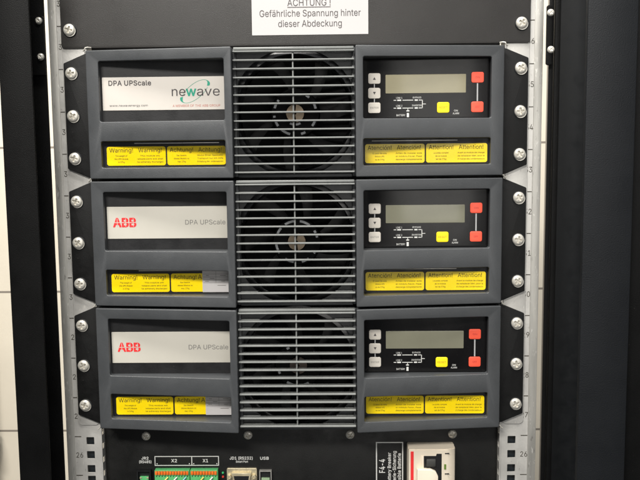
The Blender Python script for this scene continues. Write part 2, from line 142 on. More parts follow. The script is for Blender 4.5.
# outlines of the letters used on the labels: char:advance:loops
GLYPH_DATA = "A:479:15,0 86,1 136,142 341,141 394,0 463,0 276,509 206,510 201,510 199,505/161,200 157,200 158,205 192,300 236,445 241,443 271,345 322,200;B:456:59,0 245,-1 315,7 345,18 368,30 400,66 412,90 417,115 417,160 411,185 392,220 378,235 350,253 316,265 345,278 370,296 388,320 398,355 396,400 383,440 365,464 330,491 305,502 270,508 60,509/130,58 126,65 126,225 130,230 245,230 285,225 320,207 340,185 352,155 352,115 342,95 330,82 310,69 280,61 245,58/130,286 126,290 128,450 240,451 270,448 295,440 310,430 325,411 332,390 334,355 321,325 300,304 275,292 240,286;C:510:252,-7 290,-7 320,-2 365,13 400,36 422,53 448,88 461,113 473,158 470,161 410,161 387,113 365,89 325,65 300,57 270,54 235,57 212,63 185,76 160,96 141,118 127,143 114,178 107,218 104,258 113,328 126,363 141,388 162,413 185,432 210,444 240,452 280,454 315,448 345,435 377,408 395,381 408,348 473,348 461,393 449,418 435,439 405,469 380,488 340,505 315,512 270,517 220,512 185,502 150,485 120,461 95,433 69,393 53,353 43,303 39,253 43,203 52,158 70,113 91,78 118,48 151,23 185,6 225,-4;D:502:59,0 215,-1 270,3 310,13 350,30 385,54 414,85 435,120 450,160 459,205 463,255 459,305 448,355 434,390 415,422 386,455 355,478 315,496 270,506 225,510 60,509/130,58 126,65 128,450 255,448 290,440 315,429 342,410 364,385 378,360 390,325 396,290 396,220 389,180 378,150 360,121 343,100 315,81 290,70 255,61 215,58;E:418:59,0 376,0 376,55 370,58 130,58 126,65 126,225 130,228 350,228 356,230 355,286 130,287 126,290 128,450 370,451 373,455 373,505 370,510 60,509;F:410:59,0 126,0 126,215 130,220 345,220 347,225 345,278 127,280 128,450 365,451 370,460 370,505 365,510 60,509;G:520:253,-7 305,-5 345,4 378,18 408,38 433,63 450,88 467,123 476,158 479,203 479,253 475,257 285,257 282,253 284,198 410,198 413,193 412,173 404,143 382,103 365,87 345,73 320,62 270,54 240,57 210,64 185,76 160,97 141,118 125,147 114,178 107,213 104,253 107,293 115,333 126,363 144,393 160,413 180,429 210,444 235,452 265,455 300,452 340,437 365,418 385,393 409,348 473,348 469,373 450,415 435,438 405,468 385,483 340,505 265,517 220,512 185,502 150,486 115,459 93,433 68,393 52,353 42,303 39,253 42,203 52,158 69,113 90,78 117,48 150,23 185,6 225,-4;H:517:59,0 126,0 126,225 130,231 390,231 392,0 457,0 458,505 455,510 395,510 391,505 390,290 128,290 126,295 125,508 60,509;I:300:30,0 269,0 270,50 266,58 186,58 184,60 184,445 186,451 266,451 270,455 270,505 266,510 31,509 31,452 117,450 117,60 31,57;L:393:59,0 362,0 360,57 130,58 126,60 126,505 120,510 65,510 60,509 59,505;M:628:59,0 122,0 121,400 125,416 170,287 285,0 290,-1 340,-1 345,5 457,290 500,413 504,410 504,0 568,0 569,505 565,510 475,509 348,180 315,78 285,170 154,505 150,510 60,509;N:523:59,0 126,0 126,310 122,410 125,419 201,290 385,1 463,0 464,505 460,510 400,510 398,505 400,84 349,175 139,505 135,510 60,509;O:533:252,-7 305,-4 345,5 385,25 416,48 443,78 466,118 481,158 490,198 494,253 491,303 481,353 465,393 440,432 415,460 380,487 350,501 310,513 265,517 220,512 185,502 150,485 120,461 95,433 69,393 53,353 43,303 39,253 43,203 52,158 70,113 91,78 118,48 151,23 185,6 225,-4/230,58 185,76 163,93 127,143 114,178 107,213 104,253 108,298 115,333 126,363 144,393 165,417 187,433 235,451 265,455 295,452 325,444 350,431 375,410 405,367 418,333 427,293 427,213 419,178 406,143 390,116 370,93 350,78 325,65 295,56 265,54;P:444:59,0 126,0 126,180 130,185 235,185 270,187 305,194 331,205 355,221 375,242 391,265 408,320 408,375 402,400 391,430 375,453 355,473 330,489 303,500 235,510 60,509/130,243 126,250 128,450 260,449 295,439 323,415 333,400 339,380 342,330 332,295 310,266 280,250 255,245;R:449:59,0 126,0 127,195 245,198 350,3 355,-1 428,0 317,205 319,210 335,217 360,235 377,250 390,270 403,300 410,350 403,405 390,434 375,457 335,489 305,501 240,510 60,509/130,256 126,260 128,450 260,449 295,440 325,416 335,400 342,375 343,335 333,300 315,280 295,267 260,257;S:446:199,-9 258,-8 293,-1 348,24 370,41 385,61 400,86 407,111 408,161 403,181 386,211 358,240 308,266 168,309 143,324 123,346 116,376 121,401 129,416 142,431 163,445 203,456 223,458 253,455 278,448 298,438 322,416 331,401 338,377 398,377 402,381 399,401 391,426 378,448 363,466 318,498 288,509 258,515 223,517 168,510 138,499 115,486 93,470 73,447 62,426 53,396 51,371 55,341 67,311 88,286 113,267 147,251 293,205 323,186 339,166 345,141 343,121 327,91 313,78 288,62 243,51 188,53 148,68 122,91 113,106 103,138 37,136 42,106 51,81 63,59 83,37 103,21 128,8 158,-2;T:448:192,0 258,0 260,450 412,451 418,455 417,508 32,509 32,452 190,450;U:517:231,-8 300,-6 330,1 365,15 392,32 415,55 432,77 447,107 454,137 458,172 458,507 455,510 395,510 392,507 392,177 389,152 378,117 360,93 330,69 285,54 260,53 230,54 185,70 153,97 133,132 125,177 125,507 120,510 65,510 59,507 59,172 63,137 70,107 100,57 125,32 155,13 185,1;V:479:204,0 276,-1 281,5 463,505 461,509 396,510 393,505 281,185 241,57 208,165 86,505 81,510 21,510 16,506;W:686:155,0 231,1 318,320 341,422 455,0 531,0 670,505 666,510 606,510 601,506 491,74 463,195 381,507 376,510 311,510 306,510 304,505 214,160 196,82 191,74 173,160 84,505 81,510 76,510 16,508;X:474:17,0 88,-1 93,2 183,129 238,214 280,145 381,0 456,0 278,260 279,265 445,505 443,509 373,510 286,385 238,306 190,385 103,510 33,510 30,505 199,260;Y:472:203,0 268,0 271,210 454,505 451,510 381,510 277,340 236,264 205,325 91,510 21,510 17,505 200,210;Z:438:42,0 399,0 400,55 395,58 125,57 120,60 171,130 397,460 398,505 395,510 40,509 40,452 320,450 44,50 41,45;a:389:144,-9 180,-8 215,0 244,16 275,49 276,1 280,-1 335,-1 338,1 338,251 332,296 322,321 300,351 275,368 255,376 220,383 190,385 150,380 115,370 91,356 65,334 50,314 40,291 100,274 111,291 135,314 165,326 195,330 225,326 240,321 259,306 270,286 275,256 271,241 265,236 245,230 125,212 95,202 75,192 54,176 35,146 29,111 31,86 38,61 49,41 73,16 90,6 115,-4/165,46 130,53 104,71 96,86 93,106 95,121 102,136 120,151 145,161 225,174 270,185 275,181 273,121 263,96 254,81 240,68 210,52;b:424:206,-8 258,-7 288,2 313,15 333,31 356,57 372,87 382,117 389,152 389,227 382,262 369,297 353,322 336,342 312,362 288,374 258,383 208,384 173,375 138,349 117,322 115,507 108,510 53,509 52,2 58,-1 108,-1 113,2 113,58 118,56 140,27 158,11 188,-4/193,52 177,57 149,77 125,117 115,162 115,212 118,237 136,282 163,312 178,321 198,327 243,327 263,320 293,298 314,262 326,212 326,167 323,142 305,97 278,67 263,57 243,50 218,48;c:396:191,-8 244,-6 294,12 319,31 340,52 352,72 363,102 304,118 289,87 269,66 244,53 204,47 164,56 145,67 129,83 109,116 102,142 97,187 103,237 119,277 133,297 149,311 184,327 229,327 249,321 274,306 290,287 304,261 362,277 347,312 318,347 274,373 224,385 174,383 144,375 114,359 93,342 71,317 56,292 44,262 36,222 33,187 43,117 54,87 71,57 94,33 119,14 144,2;d:424:174,-8 219,-8 251,2 279,22 309,58 314,-1 369,-1 373,2 373,502 369,510 314,510 310,507 309,321 304,323 279,355 249,375 219,384 164,383 134,374 109,360 71,322 54,292 42,262 35,227 33,187 36,147 42,117 53,87 72,52 89,32 109,16 139,1/174,52 159,58 134,77 119,97 110,117 102,142 97,187 103,237 110,262 119,281 144,309 164,322 179,326 224,327 249,319 274,301 299,262 306,237 311,192 306,142 289,96 276,77 259,64 244,56 224,50 204,48;e:404:196,-8 234,-8 259,-4 284,4 304,14 334,37 347,52 359,72 365,87 363,92 309,105 304,104 293,82 284,74 254,54 214,47 169,54 137,72 119,92 103,127 98,167 364,168 369,168 372,172 371,227 366,257 349,302 336,322 307,352 284,367 249,380 224,384 174,383 144,375 114,360 92,342 70,317 55,292 35,222 33,182 43,117 54,87 71,57 94,32 119,14 144,2/99,222 98,232 109,267 129,297 164,322 204,329 244,322 263,312 274,302 297,267 307,227 304,222;f:253:80,0 143,0 145,325 221,326 226,326 229,330 229,375 226,380 145,380 143,420 147,445 156,461 176,470 201,473 226,468 244,520 236,525 201,531 171,530 136,521 121,512 103,495 86,470 81,450 80,385 78,380 11,380 6,379 5,375 6,327 76,326 80,320;g:425:188,-151 239,-150 294,-135 334,-110 351,-91 364,-66 371,-41 373,-6 373,374 369,380 313,379 312,324 309,320 279,357 254,373 239,379 194,385 164,383 139,375 109,360 86,339 69,319 55,294 42,264 35,229 33,189 35,154 42,119 54,89 69,66 93,39 139,13 164,6 214,5 239,10 264,21 287,39 304,64 310,64 310,-6 306,-36 294,-60 279,-75 261,-86 234,-94 204,-96 169,-92 134,-75 99,-41 51,-71 59,-86 79,-109 110,-131 154,-147/174,64 149,75 134,86 119,104 110,124 103,144 97,189 103,239 119,282 144,310 164,321 184,327 229,326 249,319 277,299 299,264 310,219 310,169 306,144 290,104 264,77 244,67 224,62 204,60;h:410:52,0 115,0 115,225 120,265 129,285 148,308 178,324 208,328 233,325 258,315 283,288 291,265 295,235 296,0 353,-1 357,0 358,5 358,240 351,295 342,320 315,355 294,370 253,384 228,385 198,383 153,364 132,345 117,325 115,505 113,509 108,510 58,510 53,509 52,505;i:166:53,0 111,-1 115,5 115,375 111,380 56,380 52,375/67,445 81,442 96,443 111,452 123,465 127,480 126,495 121,505 106,518 86,525 76,524 61,518 46,504 40,485 43,470 52,455;j:166:-11,-143 30,-141 65,-130 92,-108 109,-73 115,-28 115,372 115,377 110,380 55,380 52,377 50,-43 45,-63 30,-79 -11,-88/78,442 95,443 112,452 125,471 127,482 124,497 115,512 105,519 85,525 70,522 52,512 43,497 40,487 41,472 50,457 61,447;k:380:52,0 115,0 115,140 153,176 293,0 372,0 203,215 358,375 353,380 283,380 118,213 115,220 115,505 113,509 108,510 58,510 53,509 52,505;l:189:120,-2 153,-3 173,0 181,3 181,8 170,53 143,53 128,57 121,63 115,83 115,508 53,510 54,58 61,38 75,18 93,6;m:610:52,0 115,0 115,235 119,270 128,290 148,313 173,325 198,329 218,327 238,320 263,297 271,280 273,0 335,0 338,265 347,290 363,311 388,325 418,329 438,328 468,315 483,298 491,280 495,250 496,0 557,0 556,280 550,310 531,345 513,363 478,381 458,386 418,386 383,377 361,365 334,340 318,315 301,345 288,361 268,376 243,384 203,386 173,378 143,359 130,345 113,315 113,375 108,380 53,379;n:410:52,0 115,0 115,225 120,265 129,285 148,308 178,324 208,328 233,325 258,315 283,288 291,265 295,235 296,0 357,0 356,270 350,300 342,320 328,341 298,368 253,384 198,383 173,374 149,360 132,345 113,316 113,375 108,380 53,379;o:415:191,-8 239,-6 269,2 299,15 321,32 344,57 359,84 372,117 380,152 379,227 361,287 345,317 324,341 299,361 269,375 239,383 174,383 144,375 114,359 74,322 56,292 44,262 36,222 33,187 43,117 54,87 71,57 94,33 119,14 144,2/204,47 164,56 145,67 130,82 109,117 102,142 97,187 102,232 109,257 129,293 144,308 164,320 184,327 209,329 229,327 249,321 269,309 286,292 299,273 313,237 318,187 312,137 297,97 286,82 269,67 249,55;p:424:52,-143 115,-143 115,47 118,57 144,22 173,3 208,-8 258,-7 289,2 313,15 333,31 356,57 370,82 382,117 389,152 389,227 382,262 371,292 353,322 313,362 288,374 258,383 233,385 188,380 168,372 148,357 118,322 113,322 113,377 108,380 58,380 52,377/193,52 177,57 149,77 125,117 115,162 115,212 118,237 136,282 163,312 178,321 198,327 243,327 263,320 293,298 314,262 326,212 326,167 323,142 305,97 278,67 263,57 243,50 218,48;q:424:311,-143 369,-144 373,-138 373,377 369,380 314,380 312,377 312,322 309,320 277,357 254,373 239,379 194,385 164,383 139,376 109,360 71,322 54,292 42,262 35,227 33,187 35,152 43,112 69,57 89,32 114,13 164,-7 214,-8 249,2 279,22 309,58/174,52 159,58 134,77 119,97 110,117 102,142 97,187 103,237 110,262 119,281 144,309 164,322 179,326 224,327 249,319 274,301 299,262 306,237 311,192 306,142 289,96 276,77 259,64 244,56 224,50 204,48;r:259:52,0 115,0 115,235 116,255 125,280 147,305 173,320 208,325 243,323 243,383 208,386 168,377 137,355 113,324 113,375 108,380 53,379;s:365:154,-8 211,-8 261,6 296,28 311,45 323,62 330,87 329,127 321,152 306,172 291,185 261,201 136,236 121,247 112,262 112,292 121,306 146,324 166,330 206,330 226,324 251,305 268,277 321,289 324,292 317,312 301,337 286,353 255,372 211,384 156,383 136,379 96,362 64,332 53,312 48,292 46,272 50,247 57,227 71,207 91,191 116,180 241,144 256,132 264,117 267,102 256,74 231,56 206,48 161,48 126,60 111,73 96,103 91,107 36,94 40,72 50,52 76,23 111,2;t:227:154,-4 201,-3 213,1 213,6 201,54 156,52 137,61 131,71 127,101 127,321 131,326 202,326 205,331 205,376 201,380 128,381 127,471 66,472 63,381 6,379 6,326 61,326 64,321 64,91 67,66 76,41 91,20 111,7;u:410:165,-5 208,-4 237,5 258,17 273,30 293,57 297,50 298,-1 357,0 358,375 353,380 298,380 295,375 295,150 294,130 283,100 263,73 248,63 232,55 203,51 173,55 153,63 138,75 128,90 118,115 113,379 53,379 52,140 53,110 60,80 80,40 98,21 133,2;v:389:162,0 227,1 371,375 367,380 307,380 303,375 216,135 197,69 192,70 173,135 86,375 77,380 22,380 17,376;w:567:137,0 200,0 263,220 283,304 367,0 430,0 545,375 543,379 483,380 478,377 420,165 398,77 393,87 363,215 318,375 313,380 253,380 250,375 192,165 173,85 168,78 148,165 88,377 83,380 28,380 23,378;x:378:20,0 91,-1 159,100 186,149 191,149 220,100 286,0 358,0 227,190 351,375 346,380 281,380 232,305 191,234 101,379 31,379 30,375 154,195;y:389:70,-145 107,-145 137,-138 167,-118 190,-90 206,-55 371,375 367,380 307,380 303,375 222,153 197,73 192,70 173,135 86,375 77,380 22,380 17,376 161,0 144,-50 127,-75 102,-88 62,-85 59,-90 47,-140;z:380:41,0 339,0 340,50 337,57 132,57 128,60 334,330 332,379 52,380 47,377 47,325 52,322 253,320 42,48;ä:389:144,-9 180,-8 215,0 244,16 275,49 276,1 280,-1 335,-1 338,1 338,251 332,296 322,321 300,351 275,368 255,376 220,383 190,385 150,380 115,370 91,356 65,334 50,314 40,291 100,274 111,291 135,314 165,326 195,330 225,326 240,321 259,306 270,286 275,256 271,241 265,236 245,230 125,212 95,202 75,192 54,176 35,146 29,111 31,86 38,61 49,41 73,16 90,6 115,-4/165,46 130,53 104,71 96,86 93,106 95,121 102,136 120,151 145,161 225,174 270,185 275,181 273,121 263,96 254,81 240,68 210,52/98,446 115,442 130,444 140,449 152,461 158,476 157,491 151,506 140,517 125,523 105,522 90,514 80,502 77,491 77,471 82,461/242,446 270,443 285,450 296,461 301,476 300,496 292,511 280,519 270,523 250,523 235,515 224,501 221,491 221,471 226,461;ö:415:191,-8 239,-6 269,2 299,15 321,32 344,57 359,84 372,117 380,152 379,227 361,287 345,317 324,341 299,361 269,375 239,383 174,383 144,375 114,359 74,322 56,292 44,262 36,222 33,187 43,117 54,87 71,57 94,33 119,14 144,2/204,47 164,56 145,67 130,82 109,117 102,142 97,187 102,232 109,257 129,293 144,308 164,320 184,327 209,329 229,327 249,321 269,309 286,292 299,273 313,237 318,187 312,137 297,97 286,82 269,67 249,55/131,442 156,447 172,462 176,472 176,492 172,502 159,517 144,523 124,523 114,519 102,507 95,492 95,472 99,462 114,447/275,442 289,443 306,452 315,462 321,482 318,497 309,512 289,523 269,523 259,519 246,507 239,492 239,472 243,462 259,447;ó:415:191,-8 239,-6 269,2 299,15 321,32 344,57 359,84 372,117 380,152 379,227 361,287 345,317 324,341 299,361 269,375 239,383 174,383 144,375 114,359 74,322 56,292 44,262 36,222 33,187 43,117 54,87 71,57 94,33 119,14 144,2/204,47 164,56 145,67 130,82 109,117 102,142 97,187 102,232 109,257 129,293 144,308 164,320 184,327 209,329 229,327 249,321 269,309 286,292 299,273 313,237 318,187 312,137 297,97 286,82 269,67 249,55/181,432 184,428 229,428 297,527 294,530 229,530;ú:410:165,-5 208,-4 237,5 258,17 273,30 293,57 297,50 298,-1 357,0 358,375 353,380 298,380 295,375 295,150 294,130 283,100 263,73 248,63 232,55 203,51 173,55 153,63 138,75 128,90 118,115 113,379 53,379 52,140 53,110 60,80 80,40 98,21 133,2/178,430 183,428 228,429 293,525 288,530 228,530 223,526;0:453:214,-7 263,-4 293,5 323,23 349,48 370,78 385,113 397,153 404,203 406,253 404,308 397,353 384,398 368,432 351,458 323,485 294,503 263,513 228,517 193,513 158,503 128,483 107,463 85,433 68,393 56,353 49,308 47,253 49,203 56,153 68,113 86,73 104,48 133,21 158,6 188,-3/203,53 179,63 152,88 137,113 124,143 116,178 112,213 112,293 116,333 124,363 148,416 163,434 183,448 203,456 228,459 248,456 273,446 290,433 319,393 337,328 343,253 341,213 337,178 329,143 318,115 303,91 273,63 253,54 228,51;1:453:75,0 392,0 391,56 281,56 277,60 276,508 196,509 85,425 86,358 206,445 211,440 211,60 206,56 76,56;2:453:63,0 390,0 390,55 384,58 159,58 155,60 319,235 352,280 373,320 378,335 382,370 379,400 372,425 347,465 329,482 304,499 279,508 224,517 169,508 144,498 119,482 102,465 84,440 67,390 65,365 69,361 124,361 128,365 134,400 148,425 158,435 189,453 224,459 259,453 284,441 294,433 314,405 319,370 311,330 283,285 66,50 63,45;3:453:197,-7 249,-6 309,11 354,44 369,64 384,92 394,143 392,173 374,218 356,243 334,262 304,278 279,287 229,291 226,293 371,458 373,503 369,510 69,508 69,453 74,451 279,451 287,448 156,298 156,253 159,247 224,245 254,240 274,233 304,211 320,183 327,158 326,123 314,93 294,73 274,62 239,52 199,52 164,60 136,78 119,100 109,132 49,133 44,128 47,103 56,78 69,57 89,36 109,20 134,8 159,0;4:453:282,0 343,0 345,103 410,104 414,110 414,160 410,164 344,165 344,315 340,319 285,319 281,315 280,164 110,165 310,505 305,510 250,510 245,508 40,160 39,105 280,102;5:453:201,-7 250,-5 285,3 310,15 350,49 368,73 382,103 389,133 391,188 379,233 360,268 330,300 295,321 250,333 210,334 175,325 135,303 152,448 155,451 365,451 365,510 95,508 67,253 125,245 155,262 185,272 220,276 255,269 275,260 300,238 314,218 325,183 325,143 321,123 312,103 300,87 280,68 260,58 240,52 190,55 161,68 136,93 120,131 65,131 59,128 62,103 70,81 83,58 100,39 140,10 165,0;6:453:212,-7 254,-5 284,2 309,13 332,28 352,48 369,73 388,128 388,183 381,213 369,243 339,279 314,297 264,313 219,314 184,303 319,503 322,508 319,510 254,510 249,507 109,299 79,238 64,188 65,133 71,103 83,73 99,50 119,30 144,13 169,2/199,53 175,63 161,73 139,102 127,138 127,178 139,214 149,229 174,251 209,263 244,263 264,257 289,242 313,213 325,178 324,133 311,98 294,76 279,64 244,51 224,49;7:453:96,0 162,-1 167,2 390,445 392,505 387,510 62,509 62,452 320,450 321,445;8:453:203,-7 257,-6 287,0 317,10 342,25 364,43 392,83 402,133 395,178 377,213 352,241 332,254 310,263 306,268 344,288 372,328 380,353 383,378 374,428 348,468 327,486 282,509 252,515 197,515 172,510 147,500 122,485 92,453 80,433 69,383 72,353 78,333 92,308 108,288 127,276 146,268 143,263 117,253 97,239 77,217 63,193 53,158 51,138 53,108 61,83 76,58 112,23 162,0/197,53 167,61 152,70 137,83 124,103 116,138 118,158 128,183 139,198 152,210 187,229 207,233 247,233 282,222 312,200 329,173 336,138 328,103 312,80 282,60 247,51/202,293 167,308 144,333 135,363 135,388 140,408 162,439 192,454 212,458 242,458 272,449 297,432 312,408 318,378 313,343 297,318 272,300 242,292;9:453:129,0 201,0 340,205 360,240 383,295 390,345 388,375 382,405 371,430 354,456 334,478 309,495 284,507 224,517 194,514 164,505 139,493 115,475 87,440 72,410 65,380 65,320 71,295 81,270 99,244 134,215 164,201 189,196 229,194 270,205/214,245 174,258 149,280 139,295 131,315 126,350 128,370 141,410 152,425 174,445 209,458 244,458 279,444 305,420 322,385 325,370 325,330 313,295 304,280 289,266 259,249;!:196:85,-4 107,-4 122,1 138,16 142,26 144,41 140,61 127,76 112,85 97,87 77,82 63,71 54,56 51,41 57,18 72,2/66,161 72,159 129,161 133,506 127,510 67,510 62,506;(:273:177,-96 236,-96 190,14 168,84 156,144 152,204 157,274 171,354 193,429 235,534 234,540 179,540 159,509 143,474 117,399 100,324 89,244 91,154 98,104 110,54 127,4 149,-46;):273:36,-96 98,-96 125,-46 161,49 175,104 183,154 184,244 175,319 166,359 142,444 114,509 97,540 37,539 68,464 102,354 116,279 121,209 117,144 97,54 72,-16;.:188:83,-4 105,-4 120,1 135,16 140,28 141,51 135,65 120,80 105,86 90,87 72,81 56,66 50,51 50,31 55,16 70,2;-:453:113,188 334,187 338,193 337,243 114,245;,:188:37,-119 85,-119 136,71 68,71;':206:78,318 128,318 135,510 69,508;J:396:173,-7 228,-3 263,10 293,31 316,58 332,98 337,148 337,503 333,510 271,508 271,143 268,118 262,98 248,76 228,61 208,54 183,51 158,55 143,60 123,74 109,93 101,118 99,173 33,173 32,143 38,98 51,63 73,33 108,9 143,-3; :187:"
